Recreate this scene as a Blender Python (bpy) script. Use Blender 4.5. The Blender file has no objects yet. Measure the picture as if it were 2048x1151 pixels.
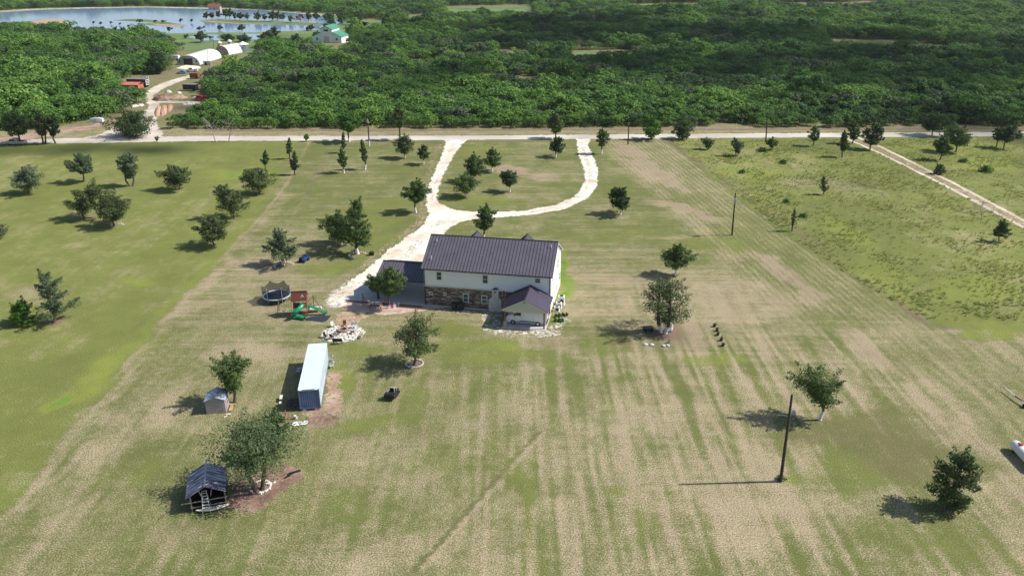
import bpy, math, random
import numpy as np
from mathutils import Vector, Matrix

# ------------------------------------------------------------------ camera, sky, sun
SC = bpy.context.scene
COL = SC.collection
F, PITCH, ROLL, H = 1580.0, 0.3987, -0.0026, 49.82      # focal length in pixels of the 2048 wide photo, tilt, roll, height
cam_d = bpy.data.cameras.new('camera'); cam = bpy.data.objects.new('camera', cam_d); COL.objects.link(cam)
cam_d.sensor_width = 36; cam_d.lens = F/2048*36; cam_d.clip_start = 1; cam_d.clip_end = 9000
cam.matrix_world = Matrix.Translation((0, 0, H)) @ Matrix.Rotation(math.pi/2-PITCH, 4, 'X') @ Matrix.Rotation(ROLL, 4, 'Z')
SC.camera = cam
SUN_EL, SUN_AZ = math.radians(45), math.radians(87.5)     # azimuth clockwise from +Y
SD = Vector((math.cos(SUN_EL)*math.sin(SUN_AZ), math.cos(SUN_EL)*math.cos(SUN_AZ), math.sin(SUN_EL)))
w = bpy.data.worlds.new('World'); SC.world = w; w.use_nodes = True
nt = w.node_tree; bg = nt.nodes['Background']; sk = nt.nodes.new('ShaderNodeTexSky')
sk.sky_type = 'NISHITA'; sk.sun_disc = False; sk.sun_elevation = SUN_EL; sk.sun_rotation = SUN_AZ
sk.air_density = 1.0; sk.dust_density = 1.2; sk.ozone_density = 1.5
nt.links.new(sk.outputs[0], bg.inputs[0]); bg.inputs[1].default_value = 0.102
sl = bpy.data.lights.new('sun', 'SUN'); so = bpy.data.objects.new('sun', sl); COL.objects.link(so)
sl.energy = 5.0; sl.angle = math.radians(0.55); sl.color = (1, .955, .88)
so.rotation_euler = SD.to_track_quat('Z', 'Y').to_euler(); so.location = (100, 0, 200)
SC.view_settings.view_transform = 'Standard'; SC.view_settings.look = 'None'
SC.view_settings.exposure = 0.20; SC.view_settings.gamma = 1
SC.render.engine = 'CYCLES'; SC.cycles.use_denoising = True
SC.cycles.max_bounces = 6; SC.cycles.transparent_max_bounces = 12

rnd = random.Random(7)
PI = math.pi
# ------------------------------------------------------------------ photo pixel -> ground point
cP, sP = math.cos(PITCH), math.sin(PITCH); cR, sR = math.cos(ROLL), math.sin(ROLL)
def at(px, py, z=0.0):
    a, b = px-1024, py-575.5
    X, Y = a*cR+b*sR, -a*sR+b*cR
    ry = cP-(Y/F)*sP; rz = -sP-(Y/F)*cP
    t = (z-H)/rz
    return Vector((X/F*t, ry*t, z))
def proj(x, y, z):
    zz = z-H; d = y*cP-zz*sP; v = y*sP+zz*cP
    X = F*x/d; Y = -F*v/d
    return 1024+X*cR-Y*sR, 575.5+X*sR+Y*cR
def depth(p): return p.y*cP-(p.z-H)*sP
def height_to(p, topy):                                   # height of something standing at p whose top shows at row topy
    lo, hi = 0, 40
    for _ in range(30):
        m = (lo+hi)/2
        if proj(p.x, p.y, m)[1] > topy: lo = m
        else: hi = m
    return lo

# ------------------------------------------------------------------ numpy value noise
def _h(ix, iy, s):
    n = (ix.astype(np.int64)*374761393+iy.astype(np.int64)*668265263+s*144665) & 0x7fffffff
    n = ((n ^ (n >> 13))*1274126177) & 0x7fffffff
    return ((n ^ (n >> 16)) & 0xffff)/65535.0
def vn(x, y, s=0):
    x = np.asarray(x, float); y = np.asarray(y, float)
    ix = np.floor(x); iy = np.floor(y); fx = x-ix; fy = y-iy
    fx = fx*fx*(3-2*fx); fy = fy*fy*(3-2*fy)
    a, b, c, d = _h(ix, iy, s), _h(ix+1, iy, s), _h(ix, iy+1, s), _h(ix+1, iy+1, s)
    return (a*(1-fx)+b*fx)*(1-fy)+(c*(1-fx)+d*fx)*fy
def fbm(x, y, s=0, o=4):
    r = 0; amp = .5; t = 0
    for k in range(o):
        r = r+amp*vn(x*2**k, y*2**k, s+k*17); t += amp; amp *= .55
    return r/t
def ss(a, b, x): t = np.clip((x-a)/(b-a), 0, 1); return t*t*(3-2*t)
def inpoly(x, y, poly):
    r = np.zeros(np.shape(x), bool); n = len(poly)
    for i in range(n):
        x0, y0 = poly[i]; x1, y1 = poly[(i+1) % n]
        if y0 == y1: continue
        c = ((y0 > y) != (y1 > y)) & (x < (x1-x0)*(y-y0)/(y1-y0)+x0)
        r ^= c
    return r

# ------------------------------------------------------------------ materials
def newmat(name):
    m = bpy.data.materials.new(name); m.use_nodes = True
    return m, m.node_tree, m.node_tree.nodes['Principled BSDF']
def ramp(nt, cols, fac, interp='LINEAR'):
    r = nt.nodes.new('ShaderNodeValToRGB'); r.color_ramp.interpolation = interp
    e = r.color_ramp.elements
    while len(e) < len(cols): e.new(.5)
    for i, (p, c) in enumerate(cols):
        e[i].position = p; e[i].color = (*c, 1)
    nt.links.new(fac, r.inputs[0]); return r.outputs[0]
def coords(nt, kind='Object', scale=(1, 1, 1)):
    tc = nt.nodes.new('ShaderNodeTexCoord'); mp = nt.nodes.new('ShaderNodeMapping'); mp.inputs['Scale'].default_value = scale
    nt.links.new(tc.outputs[kind], mp.inputs[0]); return mp.outputs[0]
def noise(nt, vec, scale, detail=4, rough=.55):
    n = nt.nodes.new('ShaderNodeTexNoise'); n.inputs['Scale'].default_value = scale
    n.inputs['Detail'].default_value = detail; n.inputs['Roughness'].default_value = rough
    nt.links.new(vec, n.inputs['Vector']); return n.outputs['Fac']
def mth(nt, op, a, b=None, clamp=False):
    n = nt.nodes.new('ShaderNodeMath'); n.operation = op; n.use_clamp = clamp
    for i, v in enumerate((a, b)):
        if v is None: continue
        if isinstance(v, (int, float)): n.inputs[i].default_value = v
        else: nt.links.new(v, n.inputs[i])
    return n.outputs[0]
def mixc(nt, fac, a, b):
    n = nt.nodes.new('ShaderNodeMix'); n.data_type = 'RGBA'
    for i, v in ((0, fac), (6, a), (7, b)):
        if isinstance(v, (int, float)): n.inputs[i].default_value = v
        elif isinstance(v, tuple): n.inputs[i].default_value = (*v, 1)
        else: nt.links.new(v, n.inputs[i])
    return n.outputs[2]
def bump(nt, bsdf, h, strength=.4, dist=.05):
    b = nt.nodes.new('ShaderNodeBump'); b.inputs['Strength'].default_value = strength; b.inputs['Distance'].default_value = dist
    nt.links.new(h, b.inputs['Height']); nt.links.new(b.outputs[0], bsdf.inputs['Normal'])
def mat(name, c, rough=.7, metal=0, var=.25, scale=3, c2=None, bmp=0, sc3=(1, 1, 1), spec=None):
    m, nt, b = newmat(name)
    v = coords(nt, 'Object', sc3)
    n = noise(nt, v, scale, 5)
    lo = tuple(x*(1-var) for x in c); hi = c2 if c2 else tuple(min(1, x*(1+var)) for x in c)
    nt.links.new(ramp(nt, [(.3, lo), (.7, hi)], n), b.inputs['Base Color'])
    b.inputs['Roughness'].default_value = rough; b.inputs['Metallic'].default_value = metal
    if spec is not None: b.inputs['Specular IOR Level'].default_value = spec
    if bmp: bump(nt, b, n, bmp, .03)
    return m
M = {}
M['white'] = mat('white_paint', (.72, .72, .7), .5, var=.08)
M['trunkwhite'] = mat('whitewash', (.7, .68, .64), .9, var=.15, scale=9)
M['offwhite'] = mat('cream', (.62, .6, .5), .6, var=.08)
M['black'] = mat('black_plastic', (.015, .015, .017), .5, var=.3)
M['rubber'] = mat('rubber', (.02, .02, .02), .9, var=.3, scale=20)
M['darkmetal'] = mat('dark_metal', (.04, .04, .045), .5, .4)
M['steel'] = mat('galvanised', (.45, .47, .5), .4, .7, var=.15)
M['glass'] = mat('glass_dark', (.02, .03, .04), .08, var=.1)
M['winglass'] = mat('window_green', (.035, .10, .09), .15, var=.4, scale=1.5)
M['windark'] = mat('window_dark', (.045, .05, .06), .15, var=.3)
M['carpaint_w'] = mat('car_white', (.75, .76, .78), .25, var=.03)
M['bluepaint'] = mat('blue_paint', (.02, .05, .25), .35)
M['red'] = mat('red_paint', (.5, .04, .03), .5, var=.2)
M['rust'] = mat('rust', (.2, .07, .04), .9, var=.4, scale=4)
M['wood'] = mat('wood', (.22, .13, .08), .85, var=.35, scale=4, sc3=(1, 1, 8))
M['oldwood'] = mat('weathered_wood', (.25, .22, .19), .9, var=.3, scale=5)
M['polewood'] = mat('pole_wood', (.055, .038, .035), .9, var=.4, scale=4, sc3=(1, 1, .2))
M['cedarwood'] = mat('cedar_wood', (.36, .16, .08), .75, var=.25, scale=5)
M['playroof'] = mat('play_roof', (.11, .03, .02), .8, var=.25)
M['green'] = mat('green_plastic', (.015, .27, .13), .35, var=.12)
M['bark'] = mat('bark', (.10, .075, .06), .95, var=.4, scale=12, sc3=(1, 1, .3), bmp=.6)
M['palebark'] = mat('pale_bark', (.45, .4, .34), .9, var=.3, scale=8)
M['concrete'] = mat('concrete', (.5, .49, .47), .85, var=.1, scale=.7)
M['stonewhite'] = mat('white_stone', (.66, .62, .57), .9, var=.2, scale=6, bmp=.5)
M['stonepink'] = mat('pink_stone', (.42, .27, .22), .9, var=.3, scale=6, bmp=.5)
M['charcoal'] = mat('ash', (.03, .025, .022), .95)
M['trampblue'] = mat('tramp_pad', (.3, .42, .52), .6, var=.08)
M['trampmat'] = mat('tramp_mat', (.008, .014, .05), .6)
M['canvas'] = mat('striped_canvas', (.6, .5, .45), .9, var=.3)
M['yellowtool'] = mat('pallet_wood', (.42, .27, .17), .9, var=.3, scale=4)
M['brickrust'] = mat('pavers', (.12, .09, .08), .95, var=.45, scale=5)
M['shedwall'] = mat('shed_vinyl', (.34, .30, .31), .7, var=.06)
M['shedroof'] = mat('shed_roof', (.36, .42, .50), .45, var=.15)
M['roofgreen'] = mat('green_metal_roof', (.10, .36, .24), .4, var=.1)
M['orange'] = mat('orange_soil', (.46, .28, .19), .95, var=.25, scale=1.2, bmp=.5)
M['pink'] = mat('pink_paint', (.6, .12, .3), .4)
M['purple'] = mat('purple_paint', (.2, .06, .3), .4)
M['tan'] = mat('tan_stucco', (.45, .36, .26), .8, var=.1)

def wavy(name, c, cdark, scale, axis='X', rough=.5, metal=0, bs=.5, c3=None):
    m, nt, b = newmat(name)
    v = coords(nt); wv = nt.nodes.new('ShaderNodeTexWave'); wv.bands_direction = axis
    wv.inputs['Scale'].default_value = scale; wv.inputs['Distortion'].default_value = 0
    nt.links.new(v, wv.inputs['Vector'])
    n = noise(nt, v, .8, 4)
    c1 = ramp(nt, [(.3, c), (.75, c3 or tuple(min(1, x*1.25) for x in c))], n)
    nt.links.new(mixc(nt, mth(nt, 'MULTIPLY', ramp(nt, [(.0, (1, 1, 1)), (.25, (0, 0, 0))], wv.outputs['Fac']), .55), c1, cdark), b.inputs['Base Color'])
    b.inputs['Roughness'].default_value = rough; b.inputs['Metallic'].default_value = metal
    bump(nt, b, wv.outputs['Fac'], bs, .03); return m
M['siding'] = wavy('lap_siding', (.80, .82, .80), (.6, .62, .6), 2.6, 'Z', .6, bs=.35, c3=(.84, .86, .84))
M['sidinggreen'] = wavy('gable_siding', (.5, .52, .44), (.42, .43, .36), 1.2, 'X', .6, bs=.2, c3=(.54, .56, .47))
M['roofbrown'] = mat('standing_seam', (.132, .12, .145), .42, .1, var=.10, scale=.6)
M['roofseam'] = mat('roof_seam', (.035, .028, .04), .4, .3, var=.1)
M['rooflit'] = mat('ribbed_roof', (.21, .19, .27), .36, .2, var=.10, scale=.6)  # lighter copy of the roof metal, sun on the porch slope put into colour
M['roofdark'] = mat('dark_trim', (.02, .017, .022), .5, .2, var=.1)
def stonewall():
    m, nt, b = newmat('ledge_stone')
    v = coords(nt, 'Object', (1.2, 1.2, 5.2))
    vo = nt.nodes.new('ShaderNodeTexVoronoi'); vo.inputs['Scale'].default_value = 1.25; vo.inputs['Randomness'].default_value = .9
    nt.links.new(v, vo.inputs['Vector'])
    sx = nt.nodes.new('ShaderNodeSeparateColor'); nt.links.new(vo.outputs['Color'], sx.inputs[0])
    c = ramp(nt, [(0, (.07, .05, .04)), (.3, (.17, .12, .09)), (.5, (.09, .075, .07)), (.7, (.30, .24, .18)), (1, (.46, .40, .32))], sx.outputs[0])
    vd = nt.nodes.new('ShaderNodeTexVoronoi'); vd.feature = 'DISTANCE_TO_EDGE'; vd.inputs['Scale'].default_value = 1.25; vd.inputs['Randomness'].default_value = .9
    nt.links.new(v, vd.inputs['Vector'])
    e = ramp(nt, [(0, (1, 1, 1)), (.06, (0, 0, 0))], vd.outputs[0])
    nt.links.new(mixc(nt, e, c, (.06, .05, .045)), b.inputs['Base Color']); b.inputs['Roughness'].default_value = .9
    bump(nt, b, vd.outputs[0], .8, .08); return m
M['stonewall'] = stonewall()
def blockstone():
    m, nt, b = newmat('white_block')
    br = nt.nodes.new('ShaderNodeTexBrick'); br.inputs['Scale'].default_value = 1
    br.inputs['Color1'].default_value = (.62, .6, .57, 1); br.inputs['Color2'].default_value = (.46, .44, .43, 1); br.inputs['Mortar'].default_value = (.25, .25, .25, 1)
    br.inputs['Brick Width'].default_value = .45; br.inputs['Row Height'].default_value = .22; br.inputs['Mortar Size'].default_value = .012
    tc = nt.nodes.new('ShaderNodeTexCoord'); mp = nt.nodes.new('ShaderNodeMapping'); mp.inputs['Rotation'].default_value = (PI/2, 0, 0)
    nt.links.new(tc.outputs['Object'], mp.inputs[0]); nt.links.new(mp.outputs[0], br.inputs['Vector'])
    nt.links.new(br.outputs['Color'], b.inputs['Base Color']); b.inputs['Roughness'].default_value = .9; return m
M['block'] = blockstone()
def conttop():
    m, nt, b = newmat('container_roof_paint')
    v = coords(nt, 'Object', (.5, 3.2, 1)); n = noise(nt, v, 1.3, 6, .65)
    v2 = coords(nt, 'Object', (.8, .8, .8)); n2 = noise(nt, v2, 3, 5, .6)
    base = ramp(nt, [(.3, (.56, .74, .78)), (.7, (.68, .84, .86))], n2)
    c = ramp(nt, [(.66, (0, 0, 0)), (.72, (1, 1, 1))], n)
    nt.links.new(mixc(nt, c, base, (.30, .16, .12)), b.inputs['Base Color']); b.inputs['Roughness'].default_value = .45; return m
M['conttop'] = conttop()
M['contside'] = mat('container_side_paint', (.5, .6, .68), .5, c2=(.6, .66, .7), scale=1)
M['contblue'] = mat('container_blue', (.10, .15, .29), .5, var=.2, scale=2)
def tinroof():
    m, nt, b = newmat('patched_tin')
    v = coords(nt, 'Object', (.25, 2.2, .25)); n = noise(nt, v, 2.2, 3, .5)
    nt.links.new(ramp(nt, [(.34, (.07, .07, .10)), (.46, (.17, .16, .23)), (.56, (.32, .33, .42)), (.64, (.6, .64, .7))], n), b.inputs['Base Color'])
    b.inputs['Roughness'].default_value = .5; b.inputs['Metallic'].default_value = .1; return m
M['tin'] = tinroof()
def netmat():
    m, nt, b = newmat('net_mesh')
    b.inputs['Base Color'].default_value = (.02, .02, .02, 1); b.inputs['Roughness'].default_value = .9
    t = nt.nodes.new('ShaderNodeBsdfTransparent'); mx = nt.nodes.new('ShaderNodeMixShader'); mx.inputs[0].default_value = .72
    nt.links.new(t.outputs[0], mx.inputs[1]); nt.links.new(b.outputs[0], mx.inputs[2])
    nt.links.new(mx.outputs[0], nt.nodes['Material Output'].inputs[0]); return m
M['net'] = netmat()
def gravel(name, a, bcol, c, sc=.35, fine=6):
    m, nt, b = newmat(name)
    v = coords(nt); n = noise(nt, v, sc, 5); f = noise(nt, v, fine, 4, .7)
    k = mth(nt, 'ADD', mth(nt, 'MULTIPLY', n, .75), mth(nt, 'MULTIPLY', f, .35))
    nt.links.new(ramp(nt, [(.4, a), (.55, bcol), (.68, c)], k), b.inputs['Base Color']); b.inputs['Roughness'].default_value = .95
    bump(nt, b, f, .5, .03); return m
M['gravel'] = gravel('caliche', (.55, .42, .30), (.76, .69, .58), (.86, .83, .76), .22)
M['rock'] = gravel('limestone_rubble', (.26, .23, .17), (.48, .44, .36), (.70, .66, .58), .9, 5)
M['road'] = gravel('road_caliche', (.42, .36, .31), (.54, .48, .43), (.62, .57, .52), .06)
M['track'] = gravel('track_caliche', (.40, .33, .25), (.55, .47, .38), (.66, .6, .52), .12)
M['dirt'] = gravel('dirt', (.25, .15, .10), (.36, .24, .18), (.45, .34, .27), .3)
M['bark_bed'] = gravel('reddish_mulch', (.12, .065, .05), (.22, .135, .10), (.34, .24, .18), .5, 4)
M['pinkgravel'] = gravel('pink_gravel', (.36, .22, .17), (.52, .37, .3), (.6, .46, .4), .8)
M['orangesand'] = gravel('orange_sand', (.30, .20, .12), (.42, .28, .19), (.5, .38, .27), 1.2, 4)
M['sand'] = gravel('shore_sand', (.42, .3, .2), (.55, .45, .34), (.62, .55, .44), .02, .5)
M['grassfar'] = gravel('shore_grass', (.07, .12, .03), (.12, .18, .05), (.17, .22, .08), .03, .6)

def leafmat(name, a, b_, c, trans=.3, rough=.75, big=.5, wr=.35):
    m, nt, b = newmat(name)
    oi = nt.nodes.new('ShaderNodeObjectInfo'); v = coords(nt)
    n = noise(nt, v, big, 3)
    g = nt.nodes.new('ShaderNodeNewGeometry'); r = g.outputs['Random Per Island']
    k = mth(nt, 'ADD', mth(nt, 'MULTIPLY', n, .55), mth(nt, 'ADD', mth(nt, 'MULTIPLY', r, .3), mth(nt, 'MULTIPLY', oi.outputs['Random'], wr)))
    col = ramp(nt, [(.25, a), (.55, b_), (.95, c)], k)
    nt.links.new(col, b.inputs['Base Color']); b.inputs['Roughness'].default_value = rough
    b.inputs['Specular IOR Level'].default_value = .25
    t = nt.nodes.new('ShaderNodeBsdfTranslucent'); nt.links.new(mixc(nt, .5, col, tuple(x*1.6 for x in c)), t.inputs[0])
    mx = nt.nodes.new('ShaderNodeMixShader'); mx.inputs[0].default_value = trans
    nt.links.new(b.outputs[0], mx.inputs[1]); nt.links.new(t.outputs[0], mx.inputs[2])
    nt.links.new(mx.outputs[0], nt.nodes['Material Output'].inputs[0]); return m
LEAF = {
 'cedar': leafmat('cedar_foliage', (.042, .07, .024), (.08, .118, .042), (.13, .17, .066), .2),
 'oak': leafmat('oak_foliage', (.044, .085, .024), (.08, .135, .038), (.135, .195, .06), .25),
 'grey': leafmat('grey_green_foliage', (.07, .105, .055), (.12, .16, .085), (.18, .22, .13), .25),
 'sage': leafmat('sage_foliage', (.048, .088, .036), (.088, .138, .055), (.15, .2, .09), .25),
 'bright': leafmat('bright_foliage', (.05, .13, .016), (.09, .19, .03), (.14, .26, .05), .3),
 'dark': leafmat('dark_foliage', (.028, .058, .02), (.05, .09, .028), (.085, .13, .042), .18),
 'brown': leafmat('olive_brown_foliage', (.052, .078, .026), (.085, .115, .042), (.135, .165, .065), .18),
}

# ------------------------------------------------------------------ mesh builder
def tag(o, label=None, cat=None, group=None, kind=None):
    if label: o['label'] = label
    if cat: o['category'] = cat
    if group: o['group'] = group
    if kind: o['kind'] = kind
    return o
def empty(name, loc, rz=0.0, label=None, cat=None, group=None):
    o = bpy.data.objects.new(name, None); COL.objects.link(o); o.empty_display_size = .3
    o.location = loc; o.rotation_euler = (0, 0, rz)
    return tag(o, label, cat, group)
def link(o, parent=None):
    COL.objects.link(o)
    if parent: o.parent = parent
    return o
def copy_tree(o, parent=None):
    c = o.copy(); COL.objects.link(c)
    if parent: c.parent = parent
    for ch in o.children: copy_tree(ch, c)
    return c
def rotm(rx=0, ry=0, rz=0): return Matrix.Rotation(rz, 3, 'Z') @ Matrix.Rotation(ry, 3, 'Y') @ Matrix.Rotation(rx, 3, 'X')
class MB:
    def __init__(s): s.v = []; s.f = []; s.m = []; s.s = []
    def add(s, vs, fs, m=0, smooth=False):
        k = len(s.v); s.v += [tuple(v) for v in vs]
        for f in fs: s.f.append([i+k for i in f]); s.m.append(m); s.s.append(smooth)
        return s
    def box(s, c, d, R=None, m=0):
        R = R or Matrix.Identity(3); c = Vector(c)
        vs = [c+R @ Vector((x*d[0]/2, y*d[1]/2, z*d[2]/2)) for x in (-1, 1) for y in (-1, 1) for z in (-1, 1)]
        return s.add(vs, [(0, 1, 3, 2), (4, 6, 7, 5), (0, 4, 5, 1), (2, 3, 7, 6), (0, 2, 6, 4), (1, 5, 7, 3)], m)
    def tube(s, pts, r, n=8, m=0, smooth=True, caps=True):
        pts = [Vector(p) for p in pts]
        if isinstance(r, (int, float)): r = [r]*len(pts)
        rings = []
        for i, p in enumerate(pts):
            d = (pts[min(i+1, len(pts)-1)]-pts[max(i-1, 0)])
            if d.length < 1e-9: d = Vector((0, 0, 1))
            d.normalize(); a = Vector((0, 0, 1)) if abs(d.z) < .9 else Vector((1, 0, 0))
            u = d.cross(a).normalized(); w_ = d.cross(u)
            rings.append([p+(u*math.cos(2*PI*k/n)+w_*math.sin(2*PI*k/n))*r[i] for k in range(n)])
        vs = [v for g in rings for v in g]
        fs = [(i*n+k, i*n+(k+1) % n, (i+1)*n+(k+1) % n, (i+1)*n+k) for i in range(len(pts)-1) for k in range(n)]
        s.add(vs, fs, m, smooth)
        if caps: s.add(rings[0], [tuple(range(n))[::-1]], m); s.add(rings[-1], [tuple(range(n))], m)
        return s
    def cyl(s, p0, p1, r, r1=None, n=12, m=0): return s.tube([p0, p1], [r, r if r1 is None else r1], n, m)
    def extr(s, poly, a0, a1, axis='y', m=0):
        n = len(poly)
        f = {'y': lambda p, a: (p[0], a, p[1]), 'x': lambda p, a: (a, p[0], p[1]), 'z': lambda p, a: (p[0], p[1], a)}[axis]
        vs = [f(p, a0) for p in poly]+[f(p, a1) for p in poly]
        return s.add(vs, [tuple(range(n)), tuple(range(2*n-1, n-1, -1))]+[(i, (i+1) % n, (i+1) % n+n, i+n) for i in range(n)], m)
    def ball(s, c, r, n=8, m=0, jit=0, seed=0):
        R = r if isinstance(r, tuple) else (r, r, r); q = random.Random(seed); vs = []; fs = []
        for i in range(n//2+1):
            th = PI*i/(n//2)
            for k in range(n):
                ph = 2*PI*k/n; j = 1+q.uniform(-jit, jit)
                vs.append((c[0]+R[0]*j*math.sin(th)*math.cos(ph), c[1]+R[1]*j*math.sin(th)*math.sin(ph), c[2]+R[2]*j*math.cos(th)))
        for i in range(n//2):
            for k in range(n): fs.append((i*n+k, (i+1)*n+k, (i+1)*n+(k+1) % n, i*n+(k+1) % n))
        return s.add(vs, fs, m, jit == 0)
    def quad(s, a, b, c, d, m=0): return s.add([a, b, c, d], [(0, 1, 2, 3)], m)
    def slab(s, a, b, c, d, t, m=0):                      # thick sheet through four corners, t along its normal
        a, b, c, d = map(Vector, (a, b, c, d)); n = (b-a).cross(d-a).normalized()*t
        return s.add([a, b, c, d, a+n, b+n, c+n, d+n], [(3, 2, 1, 0), (4, 5, 6, 7), (0, 1, 5, 4), (1, 2, 6, 5), (2, 3, 7, 6), (3, 0, 4, 7)], m)
    def ring(s, c, R, r, n=24, k=6, m=0, ax='z', sy=1):
        pts = []
        for i in range(n+1):
            a = 2*PI*i/n
            pts.append({'z': (c[0]+R*math.cos(a), c[1]+R*sy*math.sin(a), c[2]), 'y': (c[0]+R*math.cos(a), c[1], c[2]+R*math.sin(a)), 'x': (c[0], c[1]+R*math.cos(a), c[2]+R*math.sin(a))}[ax])
        return s.tube(pts, r, k, m, caps=False)
    def build(s, name, mats, parent=None, loc=None, rz=None, bevel=0):
        me = bpy.data.meshes.new(name); me.from_pydata([tuple(v) for v in s.v], [], s.f)
        for mm in (mats if isinstance(mats, (list, tuple)) else [mats]): me.materials.append(mm)
        me.polygons.foreach_set('material_index', s.m); me.polygons.foreach_set('use_smooth', s.s); me.update()
        o = bpy.data.objects.new(name, me); link(o, parent)
        if loc is not None: o.location = loc
        if rz is not None: o.rotation_euler = (0, 0, rz)
        if bevel:
            b = o.modifiers.new('bevel', 'BEVEL'); b.width = bevel; b.segments = 2; b.limit_method = 'ANGLE'
        return o
def npmesh(name, V, Fq, mats, midx=None, smooth=False):
    me = bpy.data.meshes.new(name); n = Fq.shape[1]
    me.vertices.add(len(V)); me.vertices.foreach_set('co', np.ascontiguousarray(V, np.float32).ravel())
    me.loops.add(Fq.size); me.loops.foreach_set('vertex_index', np.ascontiguousarray(Fq, np.int32).ravel())
    me.polygons.add(len(Fq)); me.polygons.foreach_set('loop_start', np.arange(0, Fq.size, n, dtype=np.int32))
    for mm in mats: me.materials.append(mm)
    if midx is not None: me.polygons.foreach_set('material_index', midx.astype(np.int32))
    me.polygons.foreach_set('use_smooth', np.full(len(Fq), smooth)); me.update(calc_edges=True); me.validate(); return me

# ------------------------------------------------------------------ the ground, one sheet with painted cover
xs = np.concatenate([[-5000, -2500, -1400, -900, -600, -400, -300], np.arange(-230, 230.1, .5), [300, 400, 600, 900, 1400, 2500, 5000]])
ys = np.concatenate([[-1500, -500, -100, -20, 10], np.arange(30, 262, .5), np.arange(262, 460, 2.5), np.arange(460, 1200, 25), [1400, 1900, 2800, 4500, 6500]])
GX, GY = np.meshgrid(xs, ys)
def paint(X, Y):
    Yc = np.maximum(Y, 20.0)
    PX, PY = proj(X, Yc, 0*X)
    wx = (fbm(X/5, Y/5, 3)-.5); wy = (fbm(X/5, Y/5, 9)-.5)
    sc = F/(Yc*cP+H*sP)
    wob = sc*5
    qx = PX+wx*wob; qy = PY+wy*wob*.5
    big = fbm(X/22, Y/22, 21, 4)-.5; mid = fbm(X/4.5, Y/4.5, 31, 4)-.5; fine = fbm(X/1.2, Y/1.2, 41, 3)-.5
    S = .42+.55*big+.55*mid+.25*fine; D = np.zeros_like(X); L = .20+.2*mid+.04*ss(560, 470, PY)
    def line(pts, y): p = sorted(pts); return np.interp(y, [a for a, _ in p], [b for _, b in p])
    bl = line([(262, 605), (285, 592), (340, 566), (390, 545), (425, 522), (460, 498), (510, 452), (560, 400), (620, 345), (680, 290), (740, 240), (790, 200), (880, 130), (960, 60), (1050, -15), (1151, -90)], PY)
    left = ss(-14, 14, bl-qx)
    br = line([(262, 1310), (285, 1345), (460, 1560), (560, 1712), (640, 1850)], PY)
    right = ss(-5, 5, qx-br)*ss(652, 642, qy-(PX-1850)*.05)
    # direction-aligned streaks
    def streak(ang, a, b, s): c_, s_ = math.cos(ang), math.sin(ang); return fbm((X*c_+Y*s_)/a, (-X*s_+Y*c_)/b, s, 3)-.5
    lowerc = ss(620, 760, PY); upperc = ss(560, 470, PY)
    rows_y = streak(0, .6, 14, 51); rows_x = streak(0, 16, .6, 57)
    S = S+lowerc*(.07-.12*ss(1450, 1750, PX)+rows_y*.85*ss(820, 1150, PX)+.35*rows_y+.12*rows_x*ss(900, 1200, PX)+.45*streak(.03, .32, 9, 53))+.55*rows_x*(1-lowerc)+upperc*(-.17+.35*(fbm(X/2.2,Y/2.2,111,3)-.5))
    S = S+rows_x*.15
    midc = ss(520, 600, PY)*ss(1130, 1300, PX)*(1-ss(720, 800, PY)); S = S+midc*(.12+.8*rows_y)
    # band of windrows along the right hand boundary
    A, B = at(1345, 285), at(1850, 640); ang = math.atan2(B.y-A.y, B.x-A.x)
    nx, ny = math.sin(ang), -math.cos(ang); across = (X-A.x)*nx+(Y-A.y)*ny; along = (X-A.x)*math.cos(ang)+(Y-A.y)*math.sin(ang)
    if (at(1240, 400).x-A.x)*nx+(at(1240, 400).y-A.y)*ny < 0: across = -across
    band = ss(0, 1.2, across)*ss(24, 17, across)*ss(700, 600, PY)*(1-right)
    rows = .5+.5*np.sin(across*2*PI/1.3+1.5*vn(along/14, across/8, 5))
    S = S*(1-band*.8)+band*.8*(.02+.20*ss(520, 330, PY)+.60*rows*(.4+vn(along/5, across/1.5, 77))+.35*mid+.5*ss(13, 19, across)*ss(.45, .7, fbm(X/7, Y/7, 88)+.25*ss(14, 20, across)))
    edgeR = np.exp(-((across-.3)/.8)**2)*ss(655, 640, PY)*(PY > 262); L = L-.3*edgeR; S = S-.3*edgeR; edgeD = .55*edgeR*ss(.3, .7, vn(along/6, across, 66))
    low = ss(640, 700, PY)*ss(-30, 30, qx-(1740+(PY-640)*.75))
    S = S*(1-.5*low)+low*.5*(.42+1.1*(fbm(across/1.1, along/14, 63, 3)-.5))
    # left field: mown green
    A2, B2 = at(545, 390), at(290, 680); an2 = math.atan2(B2.y-A2.y, B2.x-A2.x)
    rl = streak(an2, 14, 1.0, 67)
    SL = .14+.5*big+.65*mid+.5*fine+.42*rl-.08*ss(330, 300, PY)
    S = S*(1-left)+left*SL; L = L*(1-left)+left*(.54+.4*big+.35*mid)
    tl = np.exp(-((qx-bl-14)/16)**2)*ss(300, 420, PY); S = S+.35*tl
    tg = np.exp(-((qx-bl+16)/12)**2)*ss(400, 560, PY)*ss(900, 700, PY); S = S-.25*tg; L = L+.25*tg
    # right field: taller green weeds
    SR = .10+.9*big+.8*mid+.6*fine
    S = S*(1-right)+right*SR; L = L*(1-right)+right*(.50+1.0*big+.3*fine)
    # south-west smooth area
    sw = ss(-40, 60, (420-qx)-(PY-820)*-.2)*ss(640, 720, PY)*(1-left); S = S-.10*sw
    pn = .35+1.3*fbm(X/2.6, Y/2.6, 131, 4)
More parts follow.
